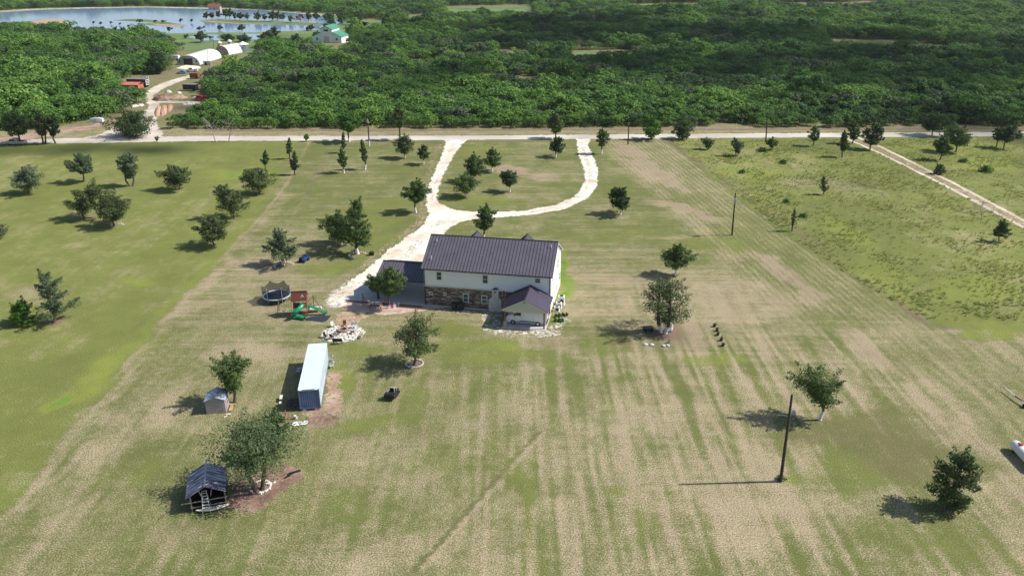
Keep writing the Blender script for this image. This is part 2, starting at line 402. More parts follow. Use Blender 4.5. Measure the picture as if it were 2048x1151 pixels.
    def ell(cx, cy, rx, ry, rot=0, p=1.0):
        a = math.radians(rot); dx = qx-cx; dy = qy-cy; u = (dx*math.cos(a)+dy*math.sin(a))/rx; v = (-dx*math.sin(a)+dy*math.cos(a))/ry
        return ss(1.35, .55, np.sqrt(u*u+v*v))*p*pn
    for (cx, cy, rx, ry, rot, dS, dL, dD) in PATCHES:
        e = ell(cx, cy, rx, ry, rot); S = S+dS*e; L = L+dL*e; D = D+dD*e
    def seg(p, q, wpx, dS=0, dL=0, dD=0):
        px_, py_ = p; ex, ey = q[0]-px_, q[1]-py_; l2 = ex*ex+ey*ey
        k = 1+0*PX; rx_ = PX+wx*sc*.8; ry_ = PY+wy*sc*.5
        t = np.clip(((rx_-px_)*ex+(ry_-py_)*ey)/l2, 0, 1); d = np.hypot(rx_-px_-t*ex, ry_-py_-t*ey)
        e = ss(wpx*1.4, wpx*.5, d); return e*dS, e*dL, e*dD
    D = D+edgeD
    for (p, q, wp, dS, dL, dD) in SEGS:
        a, b, c = seg(p, q, wp, dS, dL, dD); S = S+a; L = L+b; D = D+c
    # beyond the road: verge, ditch bank and the floor of the thicket
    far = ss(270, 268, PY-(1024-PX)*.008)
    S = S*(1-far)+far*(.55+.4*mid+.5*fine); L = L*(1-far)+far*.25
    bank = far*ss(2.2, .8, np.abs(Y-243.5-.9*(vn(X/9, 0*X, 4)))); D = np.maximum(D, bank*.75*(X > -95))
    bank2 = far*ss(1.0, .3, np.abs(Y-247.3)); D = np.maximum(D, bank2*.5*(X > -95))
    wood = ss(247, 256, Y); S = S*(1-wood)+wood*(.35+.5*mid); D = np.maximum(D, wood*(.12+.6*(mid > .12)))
    return np.clip(S, 0, 1), np.clip(D, 0, 1), np.clip(L, 0, 1.6)
# cx, cy, rx, ry, rotation, straw, lush, dirt  (ground marks of the place)
PATCHES = [
 (1130, 555, 14, 50, 8, -.6, 1.1, 0), (1110, 640, 40, 14, 0, -.3, .3, 0), (980, 700, 130, 24, 0, -.35, .25, 0), (1000, 690, 40, 9, 0, -.2, .3, 0),
 (105, 800, 34, 12, -48, -.5, .7, 0), (190, 745, 90, 18, -42, -.35, .35, 0), (300, 690, 60, 12, -42, -.3, .2, 0), (480, 345, 70, 12, 0, -.3, .35, 0), (440, 350, 60, 9, 0, -.1, .25, 0),
 (1050, 345, 70, 9, 10, .45, 0, .12), (1020, 338, 30, 6, 20, .5, 0, .2), (960, 300, 60, 10, 0, -.25, .25, 0), (960, 400, 80, 10, 0, -.25, .3, 0),
 (1360, 415, 70, 6, 12, .5, 0, .2), (1410, 435, 34, 6, 20, .6, 0, .25), (1290, 325, 60, 14, 35, .35, 0, .1), (1340, 360, 40, 12, 40, .35, 0, .12), (1250, 300, 30, 8, 20, .3, 0, .15),
 (1430, 490, 90, 14, 0, -.35, .25, 0), (1560, 540, 60, 16, 35, .4, -.1, .18), (1620, 590, 40, 14, 40, .4, 0, .16), (1310, 690, 120, 10, 0, .1, 0, .22), (1380, 655, 60, 20, 0, .2, 0, .12),
 (1300, 560, 90, 20, 0, .12, 0, .08), (1480, 600, 120, 40, 0, .14, 0, .04), (1260, 470, 80, 20, 0, -.1, .1, 0), (1180, 480, 60, 20, 0, -.1, 0, 0),
 (1720, 860, 150, 34, 0, -.32, .0, .20), (1840, 930, 120, 50, 10, -.38, -.05, .22), (1700, 950, 90, 44, 0, -.36, .18, 0), (1900, 1090, 180, 45, 10, -.3, .12, .05), (1570, 962, 28, 12, 0, -.4, .6, 0),
 (1740, 700, 60, 18, 40, .35, 0, .1), (1850, 800, 70, 18, 45, .3, 0, .08), (1960, 880, 70, 18, 45, .3, 0, .1), (2030, 960, 50, 20, 50, .25, 0, .1),
 (1990, 665, 70, 14, 0, -.45, .55, 0), (1900, 655, 50, 10, 20, .1, -.2, .2), (1780, 560, 60, 30, 40, -.1, .4, 0), (1700, 470, 60, 22, 30, -.2, .4, 0), (1500, 345, 60, 9, 5, -.3, .35, 0),
 (1700, 370, 60, 14, 0, .15, -.25, .06), (1600, 370, 50, 12, 0, .15, -.2, .06), (1950, 580, 90, 28, 0, -.2, .4, 0), (1980, 330, 60, 18, 0, -.2, .4, 0), (1880, 300, 150, 12, 0, -.4, .05, 0), (1540, 520, 30, 8, 30, .1, 0, 0),
 (600, 560, 80, 60, -20, .15, -.05, .05), (520, 640, 120, 60, -20, .15, 0, .03), (590, 470, 60, 20, 0, .2, 0, .05), (500, 525, 70, 20, 0, .28, 0, .06), (700, 530, 60, 12, -30, -.2, .2, 0), (740, 480, 70, 18, 0, -.28, .3, 0), (700, 560, 50, 12, -45, .2, 0, .15),
 (720, 440, 90, 18, 0, -.2, .25, 0), (780, 410, 70, 14, 0, -.2, .2, 0), (640, 540, 50, 18, 0, -.3, .3, 0), (600, 700, 60, 12, 0, .25, 0, .15), (500, 700, 60, 24, 0, .2, 0, .04),
 (690, 760, 24, 40, 8, -.4, .4, 0), (700, 700, 70, 18, 0, -.28, .25, 0), (830, 800, 60, 20, 0, -.1, .1, 0), (740, 850, 90, 14, -10, -.25, .25, 0), (900, 660, 60, 18, 0, -.3, .25, 0),
 (330, 600, 50, 12, -20, .2, 0, .05), (270, 560, 40, 9, 0, -.2, .35, 0), (310, 580, 50, 8, 0, .1, 0, .08), (110, 380, 90, 12, 0, -.2, .05, 0), (200, 300, 260, 12, 0, -.4, -.1, 0), (60, 590, 70, 18, 0, .25, 0, .06), (380, 625, 60, 10, -20, .25, 0, .12), (130, 640, 26, 9, 0, .3, 0, .2),
 (420, 850, 80, 12, 0, .15, 0, 0), (330, 820, 60, 24, -40, .2, 0, .03), (220, 880, 70, 34, -42, .28, 0, 0), (280, 950, 50, 20, -42, -.18, .15, 0), (120, 1050, 80, 30, -40, .2, 0, .03), (360, 1070, 60, 18, 0, .15, 0, .15), (1090, 735, 14, 6, 0, -.3, .4, 0),
 (1030, 960, 30, 60, 0, -.22, .15, 0), (700, 1010, 60, 40, 0, -.15, .1, 0), (900, 920, 80, 26, 0, -.12, .08, 0), (1220, 990, 26, 14, 0, -.35, .4, 0), (1290, 1060, 40, 30, 60, -.25, .2, 0), (1440, 950, 120, 80, 0, .22, 0, 0), (1480, 1060, 150, 60, 0, .2, 0, 0), (760, 1110, 120, 40, 0, .2, 0, 0), (1380, 830, 120, 40, 0, .18, 0, 0), (1200, 860, 120, 20, 0, .12, 0, 0),
 (1015, 660, 20, 6, 0, 0, 0, .1), (1100, 690, 60, 14, 0, .3, 0, .12), (1220, 690, 60, 20, 0, -.25, .2, 0), (1430, 720, 60, 14, 0, -.3, .5, 0), (1000, 720, 200, 14, 0, -.15, .1, 0), (1140, 770, 200, 18, 0, -.1, 0, 0),
 (1340, 662, 60, 26, 0, .0, -.1, .45), (560, 640, 30, 8, 0, .05, 0, .1), (1670, 880, 60, 6, 0, .0, 0, .35), (1860, 860, 70, 5, 0, 0, 0, .2), (420, 200, 200, 70, 0, .1, .1, .0)]
SEGS = [  # wheel ruts and mower lines
 ((1075, 865), (1000, 950), 2.4, -.9, -.1, .25), ((1000, 950), (830, 1138), 3.0, -.9, -.1, .28), ((1084, 868), (1010, 952), 4, .3, 0, .05), ((1010, 952), (842, 1140), 5, .3, 0, .05),
 ((668, 290), (640, 340), 1.8, .2, -.2, .35), ((640, 340), (605, 400), 2.2, .1, -.2, .35), ((605, 400), (575, 450), 2.2, .2, 0, .3),
 ((618, 285), (575, 365), 2.0, .35, 0, .15), ((575, 365), (548, 400), 2.2, .4, 0, .15), ((548, 400), (500, 456), 2.6, .4, 0, .15), ((500, 456), (420, 535), 2.6, .35, 0, .1),
 ((290, 690), (180, 800), 3, .3, 0, .15), ((1345, 290), (1560, 462), 2, -.3, -.1, .1), ((1560, 462), (1740, 575), 2.4, -.25, -.1, .14), ((1740, 575), (1835, 636), 3, -.1, -.1, .2),
 ((1000, 745), (980, 1150), 6, -.2, .1, 0), ((1060, 960), (1050, 1150), 7, -.35, .15, 0), ((1120, 1000), (1125, 1150), 6, .3, 0, 0), ((1155, 950), (1175, 1060), 7, .35, 0, .05), ((1100, 880), (1110, 960), 5, .3, 0, 0), ((1320, 1020), (1340, 1090), 8, .3, 0, .08),
 ((500, 285), (498, 290), 3, 0, 0, 0)]
MULCH = []      # dark beds at tree feet, filled by the tree list
def build_ground():
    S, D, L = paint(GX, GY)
    for (p, r) in MULCH:
        d = np.hypot(GX-p[0], (GY-p[1])); e = ss(1.25, .6, d/r); D = np.maximum(D, e); S = S*(1-e*.5)
    ny, nx = GX.shape
    Z = .05*(fbm(GX/9, GY/9, 91, 3)-.5)
    V = np.stack([GX, GY, Z*0], -1).reshape(-1, 3)
    I = np.arange(ny*nx).reshape(ny, nx)
    Fq = np.stack([I[:-1, :-1], I[:-1, 1:], I[1:, 1:], I[1:, :-1]], -1).reshape(-1, 4)
    me = npmesh('ground', V, Fq, [ground_mat()], smooth=True)
    a = me.color_attributes.new('cover', 'FLOAT_COLOR', 'POINT')
    a.data.foreach_set('color', np.stack([S, D, L, np.ones_like(S)], -1).reshape(-1).astype(np.float32))
    o = bpy.data.objects.new('ground', me); link(o); tag(o, kind='structure')
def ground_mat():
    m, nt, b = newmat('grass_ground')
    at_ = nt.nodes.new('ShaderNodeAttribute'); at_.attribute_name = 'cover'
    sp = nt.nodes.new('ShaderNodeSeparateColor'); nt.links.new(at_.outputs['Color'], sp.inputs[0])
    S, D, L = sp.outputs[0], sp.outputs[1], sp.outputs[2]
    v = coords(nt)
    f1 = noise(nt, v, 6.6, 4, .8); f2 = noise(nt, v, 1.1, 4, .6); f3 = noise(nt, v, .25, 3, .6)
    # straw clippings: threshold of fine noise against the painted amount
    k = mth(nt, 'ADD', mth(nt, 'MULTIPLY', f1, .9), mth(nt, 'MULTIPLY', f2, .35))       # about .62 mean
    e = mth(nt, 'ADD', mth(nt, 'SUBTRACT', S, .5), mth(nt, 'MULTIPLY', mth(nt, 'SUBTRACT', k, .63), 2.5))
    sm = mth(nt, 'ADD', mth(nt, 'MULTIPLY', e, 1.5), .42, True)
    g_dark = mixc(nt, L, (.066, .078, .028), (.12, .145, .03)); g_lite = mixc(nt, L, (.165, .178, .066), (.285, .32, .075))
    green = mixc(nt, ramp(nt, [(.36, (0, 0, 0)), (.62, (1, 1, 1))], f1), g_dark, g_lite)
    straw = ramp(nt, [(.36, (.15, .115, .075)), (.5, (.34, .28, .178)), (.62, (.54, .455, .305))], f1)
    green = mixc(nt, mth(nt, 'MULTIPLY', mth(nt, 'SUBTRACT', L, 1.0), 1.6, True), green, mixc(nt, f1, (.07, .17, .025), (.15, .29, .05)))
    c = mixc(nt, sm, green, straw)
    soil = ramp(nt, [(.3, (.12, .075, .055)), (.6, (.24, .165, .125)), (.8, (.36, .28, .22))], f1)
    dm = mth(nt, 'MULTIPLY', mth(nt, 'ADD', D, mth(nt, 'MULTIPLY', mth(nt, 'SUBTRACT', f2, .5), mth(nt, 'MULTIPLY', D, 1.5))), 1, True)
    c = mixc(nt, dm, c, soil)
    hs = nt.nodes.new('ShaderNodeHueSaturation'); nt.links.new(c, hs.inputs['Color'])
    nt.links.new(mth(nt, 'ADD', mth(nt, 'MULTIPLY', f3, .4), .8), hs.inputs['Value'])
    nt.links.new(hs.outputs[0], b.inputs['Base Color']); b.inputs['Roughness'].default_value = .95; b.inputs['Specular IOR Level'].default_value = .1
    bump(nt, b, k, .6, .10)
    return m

def sheet(name, poly_px, m, z, res=.3, edge=.6, es=1.5, holes=(), speck=0, world=False, kind='structure', label=None, cat=None):
    """flat sheet laid on the ground inside an outline; ragged edge from noise"""
    P = [tuple(p) for p in poly_px] if world else [tuple(at(*p).xy) for p in poly_px]
    HP = [[tuple(at(*p).xy) for p in h] for h in holes]
    x0, x1 = min(p[0] for p in P)-edge, max(p[0] for p in P)+edge; y0, y1 = min(p[1] for p in P)-edge, max(p[1] for p in P)+edge
    gx = np.arange(x0, x1+res, res); gy = np.arange(y0, y1+res, res)
    X, Y = np.meshgrid(gx, gy); Xc = X[:-1, :-1]+res/2; Yc = Y[:-1, :-1]+res/2
    dx = (fbm(Xc/es, Yc/es, 5)-.5)*2*edge+(fbm(Xc/(es*.3), Yc/(es*.3), 6, 2)-.5)*edge; dy = (fbm(Xc/es, Yc/es, 8)-.5)*2*edge+(fbm(Xc/(es*.3), Yc/(es*.3), 12, 2)-.5)*edge
    ins = inpoly(Xc+dx, Yc+dy, P)
    for h in HP: ins &= ~inpoly(Xc+dx, Yc+dy, h)
    if speck: ins &= (fbm(Xc/.34, Yc/.34, 14, 3) > speck)
    ny, nx = X.shape; I = np.arange(ny*nx).reshape(ny, nx)
    Fq = np.stack([I[:-1, :-1], I[:-1, 1:], I[1:, 1:], I[1:, :-1]], -1)[ins]
    u, inv = np.unique(Fq, return_inverse=True)
    V = np.stack([X.ravel()[u], Y.ravel()[u], np.full(len(u), z)], -1)
    me = npmesh(name, V, inv.reshape(-1, 4), [m])
    o = bpy.data.objects.new(name, me); link(o); return tag(o, label, cat, None, kind)
def band(pts, w):                                         # outline of a strip of world width w along a pixel polyline
    C = [at(*p) for p in pts]; Lf, Rt = [], []
    for i, c in enumerate(C):
        d = (C[min(i+1, len(C)-1)]-C[max(i-1, 0)]); d.normalize(); n = Vector((-d.y, d.x, 0))*w/2
        Lf.append((c+n).xy[:]); Rt.append((c-n).xy[:])
    return Lf+Rt[::-1]

sheet('road', [(-900, 288), (0, 280.5), (150, 276), (400, 272), (900, 271.5), (1500, 266.7), (2048, 263.7), (2900, 262), (2900, 270), (2048, 272.3), (1500, 275.4), (900, 279.8), (400, 282), (150, 286.5), (0, 288), (-900, 296)], M['road'], .004, .5, .5, 3)
sheet('driveway', [(886, 279), (893, 285), (880, 320), (865, 352), (853, 385), (852, 410), (858, 430), (846, 450), (804, 481), (766, 509), (737, 535), (698, 564), (670, 587), (654, 598), (653, 608), (668, 616), (700, 610), (740, 600), (850, 600), (860, 500), (893, 460), (921, 443), (950, 437.5), (1000, 434), (1060, 430), (1130, 418), (1175, 396), (1195, 370), (1196, 340), (1185, 310), (1176, 290), (1180, 278), (1153, 278), (1157, 310), (1168, 340), (1170, 365), (1150, 393), (1110, 410), (1050, 421), (990, 424), (930, 422.5), (900, 417), (876, 404), (874, 385), (885, 352), (905, 315), (922, 290), (936, 279)], M['gravel'], .012, .28, .5, 1.2)
sheet('rock_border', [(700, 560), (672, 575), (652, 597), (650, 609), (668, 619), (686, 612), (674, 604), (690, 588), (720, 565)], M['rock'], .020, .12, .7, .6, speck=.5)
PA = [(1690, 268), (1712, 278), (1761, 299), (1808, 322), (1856, 346), (1898, 367), (1938, 388), (1995, 418), (2048, 447), (2300, 575)]
sheet('path', band([(x+5, y-3) for x, y in PA], .95), M['track'], .008, .25, .25, 1.5, world=True)
sheet('path', band([(x-8, y+4) for x, y in PA], .95), M['track'], .008, .25, .25, 1.5, world=True)
sheet('path', band(PA, 3.3), M['dirt'], .004, .25, .5, 1.5, world=True, speck=.5)
sheet('path', [(-200, 282), (0, 276), (120, 259), (180, 250), (232, 238), (234, 243), (190, 258), (130, 266), (60, 280), (0, 284), (-200, 290)], M['dirt'], .006, .5, .8, 3)
sheet('path', [(130, 285), (200, 268), (240, 248), (262, 236), (290, 233), (288, 226), (298, 212), (290, 196), (294, 182), (318, 168), (350, 158), (380, 150), (383, 155), (352, 166), (325, 178), (308, 190), (308, 198), (330, 201), (400, 203), (412, 207), (345, 206), (318, 206), (322, 226), (312, 242), (322, 262), (326, 280), (260, 285)], M['track'], .010, .5, .8, 3)
sheet('path', [(352, 137), (372, 130), (400, 133), (402, 137), (372, 139)], M['gravel'], .012, .6, .5, 3)
sheet('path', [(680, 80), (780, 78), (800, 83), (680, 86)], M['track'], .01, 2, 1, 9)
# lake, ponds, shores
def watermat():
    m, nt, b = newmat('lake_water')
    b.inputs['Base Color'].default_value = (.26, .38, .60, 1); b.inputs['Roughness'].default_value = .08; b.inputs['IOR'].default_value = 1.33  # reflected sky is put into the blue base colour
    b.inputs['Specular IOR Level'].default_value = .8
    n = noise(nt, coords(nt, 'Object', (.3, 1, 1)), .35, 4); bump(nt, b, n, .12, .3); return m
WM = watermat()
ISL1 = [(228, 41), (262, 38.5), (300, 40), (335, 45), (372, 51), (366, 54), (300, 51), (280, 48), (310, 46), (262, 43)]
ISL2 = [(403, 42), (430, 39), (500, 41), (560, 43), (645, 47), (655, 52), (560, 50), (470, 48), (410, 46)]
sheet('shore', [(-400, 18), (0, 17), (180, 11), (360, 10), (520, 14), (640, 24), (720, 36), (735, 50), (690, 70), (640, 96), (500, 108), (400, 110), (340, 96), (330, 86), (200, 92), (0, 80), (-400, 80)], M['grassfar'], .02, 2.5, 5, 30)
sheet('lake', [(-500, 27), (0, 25), (60, 21.5), (100, 19.5), (180, 17), (300, 15.5), (430, 18.5), (520, 20.5), (620, 29), (690, 40), (700, 45), (660, 51), (650, 59), (590, 62), (500, 65), (400, 66), (300, 68), (200, 76), (100, 78), (0, 72), (-500, 72)], WM, .045, 2, 2, 20, holes=[ISL1, ISL2, [(55, 43), (100, 38), (128, 41), (137, 44), (120, 49), (90, 60), (40, 60)]])
sheet('beach', [(-500, 24), (0, 21.5), (60, 18), (100, 16.8), (180, 15), (300, 13.5), (430, 16), (520, 18), (625, 24), (700, 33), (700, 36), (620, 30), (520, 21.5), (430, 19.5), (300, 16), (180, 17.5), (100, 20.5), (60, 23), (0, 26.5), (-500, 28)], M['sand'], .033, 1.5, 5, 22, speck=.44)
sheet('island', ISL1, M['grassfar'], .055, 1.5, 2, 10)
sheet('island', ISL2, M['grassfar'], .055, 1.5, 2, 10)
sheet('beach', [(60, 43), (100, 37.5), (128, 40), (138, 44), (120, 49), (90, 54)], M['orangesand'], .055, 1.5, 2, 10)
sheet('beach', [(403, 43), (470, 47.5), (560, 50), (470, 46), (420, 42)], M['dirt'], .065, 1, 1, 10)
sheet('beach', [(300, 47), (372, 50.5), (366, 54), (310, 51.5)], M['dirt'], .065, 1, 1, 10)
sheet('pond', [(378, 74), (411, 69.5), (442, 70), (434, 76), (442, 81), (400, 82)], WM, .05, 1.5, 2, 10)
sheet('pond', [(466, 68.5), (520, 68), (522, 74), (519, 80), (500, 79), (496, 73)], WM, .05, 1.5, 2, 10)
# beds and pads round the house
sheet('bark_bed', [(462, 990), (480, 960), (520, 935), (560, 925), (612, 935), (600, 960), (560, 990), (520, 1020), (470, 1020), (440, 1010)], M['bark_bed'], .010, .1, 1.1, .9, speck=.3)
sheet('dirt_patch', [(655, 745), (676, 740), (684, 790), (672, 826), (640, 842), (610, 832), (600, 822), (648, 818)], M['dirt'], .010, .1, 1.0, .9, speck=.36)
sheet('dirt_patch', [(610, 838), (650, 820), (680, 835), (672, 852), (625, 858)], M['bark_bed'], .012, .12, .4, 1, speck=.46)
sheet('gravel_patio', [(686, 612), (700, 603), (850, 608), (880, 614), (846, 622), (770, 630), (720, 624), (690, 620)], M['pinkgravel'], .024, .15, .3, .8)
sheet('dirt_patch', [(680, 622), (720, 620), (740, 632), (705, 648), (680, 652), (672, 640)], M['orangesand'], .010, .12, .4, .8, speck=.36)
sheet('rock_border', [(964, 655), (1000, 652), (1090, 658), (1118, 640), (1120, 625), (1140, 640), (1118, 655), (1122, 668), (1100, 676), (1040, 672), (980, 668)], M['rock'], .010, .07, .9, .4, speck=.49)
sheet('rock_border', [(850, 613), (965, 623), (1005, 628), (1000, 655), (975, 655), (962, 640), (965, 629), (850, 619)], M['rock'], .014, .1, .3, .6, speck=.52)

for P_ in ([(812, 498), (835, 474), (850, 470), (842, 490), (822, 512)], [(792, 522), (815, 505), (822, 512), (800, 536), (780, 540)], [(852, 452), (880, 440), (892, 446), (862, 462)]):
    sheet('dirt_patch', P_, M['track'], .016, .12, .8, 1.0, speck=.56)
sheet('wheel_track', band([(1163, 284), (1170, 310), (1180, 338), (1181, 366), (1160, 390), (1120, 409), (1060, 425)], 1.0), M['track'], .016, .15, .4, 1.0, world=True, speck=.5)
sheet('wheel_track', band([(908, 286), (890, 325), (873, 360), (863, 395), (862, 420)], .8), M['track'], .016, .15, .4, 1.0, world=True, speck=.54)
sheet('driveway', band([(880, 289), (863, 330), (848, 385), (845, 420), (838, 446), (795, 478), (756, 508), (720, 538)], 1.6), M['dirt'], .009, .12, .5, .8, world=True, speck=.60)

# ------------------------------------------------------------------ vegetation
def leaf_quads(P, N, size, rs, stretch=1.5):
    """one small leaf-spray card per point, facing N"""
    n = len(P); N = N/np.maximum(np.linalg.norm(N, axis=1, keepdims=True), 1e-6)
    A = rs.normal(size=(n, 3)); U = np.cross(N, A); U /= np.maximum(np.linalg.norm(U, axis=1, keepdims=True), 1e-6); W = np.cross(N, U)
    a = (size*rs.uniform(.55, 1.3, n))[:, None]; b = a*rs.uniform(.45, .8, n)[:, None]*stretch/1.5
    V = np.stack([P-U*a, P-W*b, P+U*a, P+W*b], 1).reshape(-1, 3)
    return V, np.arange(n*4).reshape(n, 4)
def env(kind, t):
    if kind == 'cedar': return np.minimum(1, (t+.08)/.16)*np.power(1-t*.95, .5)
    if kind == 'spire': return np.minimum(1, (t+.04)/.25)*np.power(1-t*.95, .8)*.9
    if kind == 'vase': return (.30+.75*t)*np.sqrt(np.maximum(.02, 1-np.maximum(0, (t-.55)/.48)**2))
    if kind == 'oak': return np.power(np.sin(PI*np.clip(t*.86+.1, 0, 1)), .55)
    if kind == 'bush': return np.sqrt(np.maximum(.05, 1-(t*.92)**2))
    return np.sqrt(np.maximum(.03, 1-np.abs(2*t-.95)**2.2))
def tree_meshes(kind, h, cw, seed, nleaf, leaf, ch=None, white=True, trunks=1, lean=(0, 0), lmat='cedar', thr=None, K=None, fill=1.0, barkm='bark'):
    rs = np.random.RandomState(seed); q = random.Random(seed)
    c0 = h*(ch if ch is not None else .28)
    K = K or int(26+10*q.random()); B = MB(); V = []
    tr = thr or max(.09, .03*h)
    cl = []
    for i in range(K):
        t = ((i+.5)/K)**1.05+q.uniform(-.04, .04); t = min(.97, max(.02, t))
        a = i*2.39996+q.uniform(-.5, .5); R = float(env(kind, np.array(t)))*cw/2
        rc = cw*q.uniform(.10, .165)*(1-.35*t if kind in ('cedar', 'spire') else 1)
        rr = max(0, R-rc*.75)*(q.uniform(.55, 1.28) if i % 4 else q.uniform(.1, .5))
        cl.append((Vector((rr*math.cos(a)+lean[0]*t, rr*math.sin(a)+lean[1]*t, c0+(h-c0)*t*.93)), rc))
    stems = []
    for k in range(trunks):
        a = 2*PI*k/trunks+q.random(); o = 0 if trunks == 1 else tr*1.6
        b0 = Vector((o*math.cos(a), o*math.sin(a), -.05)); sp = 0 if trunks == 1 else cw*.16
        p1 = b0+Vector((q.uniform(-.06, .06)*h*.5+sp*.4*math.cos(a), q.uniform(-.06, .06)*h*.5+sp*.4*math.sin(a), c0*.6))
        p2 = Vector((sp*math.cos(a)+lean[0]*.3, sp*math.sin(a)+lean[1]*.3, c0+(h-c0)*.35)); p3 = Vector((sp*.7*math.cos(a)+lean[0]*.9, sp*.7*math.sin(a)+lean[1]*.9, c0+(h-c0)*.85))
        wl = min(1.25, c0*.75) if white else 0
        if wl: 
            f = wl/max(.1, p1.z); m_ = b0.lerp(p1, min(1, f))
            B.tube([b0, b0+Vector((0, 0, .15)), m_], [tr*1.35, tr*1.05, tr*.95], 7, 1)
            B.tube([m_, p1.lerp(p2, .15) if f >= 1 else p1, p2, p3], [tr*.92, tr*.85, tr*.55, tr*.15], 7, 0)
        else: B.tube([b0, b0+Vector((0, 0, .15)), p1, p2, p3], [tr*1.4, tr*1.05, tr*.85, tr*.55, tr*.15], 7, 0)
        stems.append((p1, p2, p3))
    for i, (c, rc) in enumerate(cl):
        p1, p2, p3 = stems[i % trunks]; zt = min(c.z-.2*h*q.random(), p3.z)
        s = p1.lerp(p2, max(0, (zt-p1.z)/max(.1, p2.z-p1.z))) if zt < p2.z else p2.lerp(p3, (zt-p2.z)/max(.1, p3.z-p2.z))
        mid = s.lerp(c, .55)+Vector((q.uniform(-.1, .1), q.uniform(-.1, .1), rc*.2)); r0 = tr*.32
        B.tube([s, mid, c], [r0, r0*.6, r0*.2], 4, 0, caps=False)
        n = max(6, int(nleaf*fill*(rc**2)/sum(x[1]**2 for x in cl)))
        d = rs.normal(size=(n, 3)); d /= np.linalg.norm(d, axis=1, keepdims=True)
        sq = np.array([1.15, 1.15, .72 if kind != 'spire' else .95])
        P = np.array(c)+d*rc*sq*(.45+.62*rs.rand(n, 1)**.6)
        out = np.array([c.x, c.y, 0]); out = out/(np.linalg.norm(out)+.01)
        # part of the leaves sit along the bough, thinning to a pointed spray beyond it
        u = rs.uniform(.25, 1.0, n); spray = (rs.rand(n) < (.62 if kind in ('cedar', 'spire', 'vase') else .35))
        sv, cv = np.array(s), np.array(c); dirn = (cv-sv)/(np.linalg.norm(cv-sv)+1e-6); tip = cv+dirn*rc*q.uniform(.8, 1.7)+np.array([0, 0, rc*.35])
        base = sv+(tip-sv)*u[:, None]; wdt = rc*.62*np.sin(np.pi*np.clip(u*.92, 0, 1))**.7+.04
        P2 = base+d*wdt[:, None]*np.array([1, 1, .6])*rs.rand(n, 1)**.5
        P = np.where(spray[:, None], P2, P)
        V.append((P, d+.55*rs.normal(size=(n, 3))+np.array([0, 0, .35])))
    P = np.concatenate([a for a, b in V]); N = np.concatenate([b for a, b in V])
    P[:, 2] = np.maximum(P[:, 2], .12)
    LV, LF = leaf_quads(P, N, leaf, rs)
    crown = npmesh('crown', LV, LF, [LEAF[lmat]])
    return B, crown
def tree(name, label, cat, p, h, cw, kind='cedar', lmat='cedar', seed=0, white=True, nleaf=None, leaf=None, group=None, mulch=0, barkm='bark', **kw):
    d = depth(p); leaf = leaf or min(.8, max(.11, d/F*1.55)); cs = math.pi*cw*h*.9
    nleaf = nleaf or int(min(8500, max(70, 1.35*cs/(leaf*leaf*.8))))
    B, crown = tree_meshes(kind, h, cw, seed, nleaf, leaf, white=white, lmat=lmat, barkm=barkm, **kw)
    root = empty(name, p, 0, label, cat, group)
    B.build('trunk', [M[barkm], M['trunkwhite']], root)
    link(bpy.data.objects.new('crown', crown), root)
    if mulch: MULCH.append(((p.x, p.y), mulch))
    return root
def px_tree(name, label, bx, by, topy, x0, x1, kind='cedar', lmat='cedar', white=True, group=None, mulch=None, cat='tree', **kw):
    p = at(bx, by); s = F/depth(p); cw = (x1-x0)/s; h = height_to(p, topy)+.1*cw*.0
    h = max(.6, h-.12*cw)                                  # the far rim of the crown shows above its top
    s2 = F/depth(Vector((p.x, p.y, h*.6))); off = ((x0+x1)/2-proj(p.x, p.y, h*.6)[0])/s2
    kw.setdefault('lean', (off*1.3, 0))
    if mulch is None: mulch = .8 if white else 0
    return tree(name, label, cat, p, h, cw*1.04, kind, lmat, int(bx*7+by), white, group=group, mulch=mulch, **kw)

YG = 'trees on the mown lawn'; FG = 'trees in the green field on the left'; RG = 'trees in the weedy field on the right'
T = px_tree
# left field
T('field_tree', 'grey green rounded tree standing nearest the left edge of the upper left field', 58, 387, 330, 25, 88, 'oak', 'grey', False, FG)
T('field_tree', 'small tree with narrow trunk, second from the left in the upper left field', 168, 364, 303, 140, 186, 'round', 'grey', False, FG, ch=.35)
T('field_tree', 'pale grey green tree with two rounded heads near the road in the left field', 263, 372, 300, 232, 285, 'vase', 'grey', False, FG, trunks=2)
T('cedar_tree', 'dark spreading cedar with forked trunk alone in the middle of the left field', 357, 380, 328, 322, 382, 'oak', 'brown', False, FG, trunks=2)
T('cedar_tree', 'dark bushy cedar left of the picnic bench in the left field', 168, 437, 364, 148, 218, 'oak', 'brown', False, FG)
T('cedar_tree', 'broad olive cedar right of the picnic bench, rocks at its foot', 229, 452, 384, 187, 265, 'oak', 'brown', False, FG)
T('cedar_tree', 'dark cedar beside the dirt edge, topmost of the three along the left lawn boundary', 519, 388, 333, 478, 543, 'oak', 'brown', False, FG)
T('cedar_tree', 'pointed grey brown cedar, middle of the three along the left lawn boundary', 469, 437, 364, 412, 489, 'cedar', 'brown', False, FG)
T('cedar_tree', 'rounded cedar, lowest of the three along the left lawn boundary', 429, 492, 426, 393, 460, 'oak', 'brown', False, FG)
T('cedar_tree', 'big grey green cedar with pale trunk at the left edge beside a bright bush', 109, 644, 532, 54, 141, 'cedar', 'grey', False, FG, mulch=1.2, ch=.18)
T('leafy_bush', 'bright green bush at the foot of the big left cedar', 40, 648, 596, 17, 68, 'bush', 'bright', False, cat='bush', ch=.05)
T('field_tree', 'small grey tree cut by the left edge of the picture', -3, 478, 444, -26, 12, 'oak', 'grey', False, FG)
T('juniper_tree', 'slim dark juniper just left of the wheel ruts, nearest the road pair on the left', 531, 338, 297, 520, 543, 'spire', 'oak', False, YG)
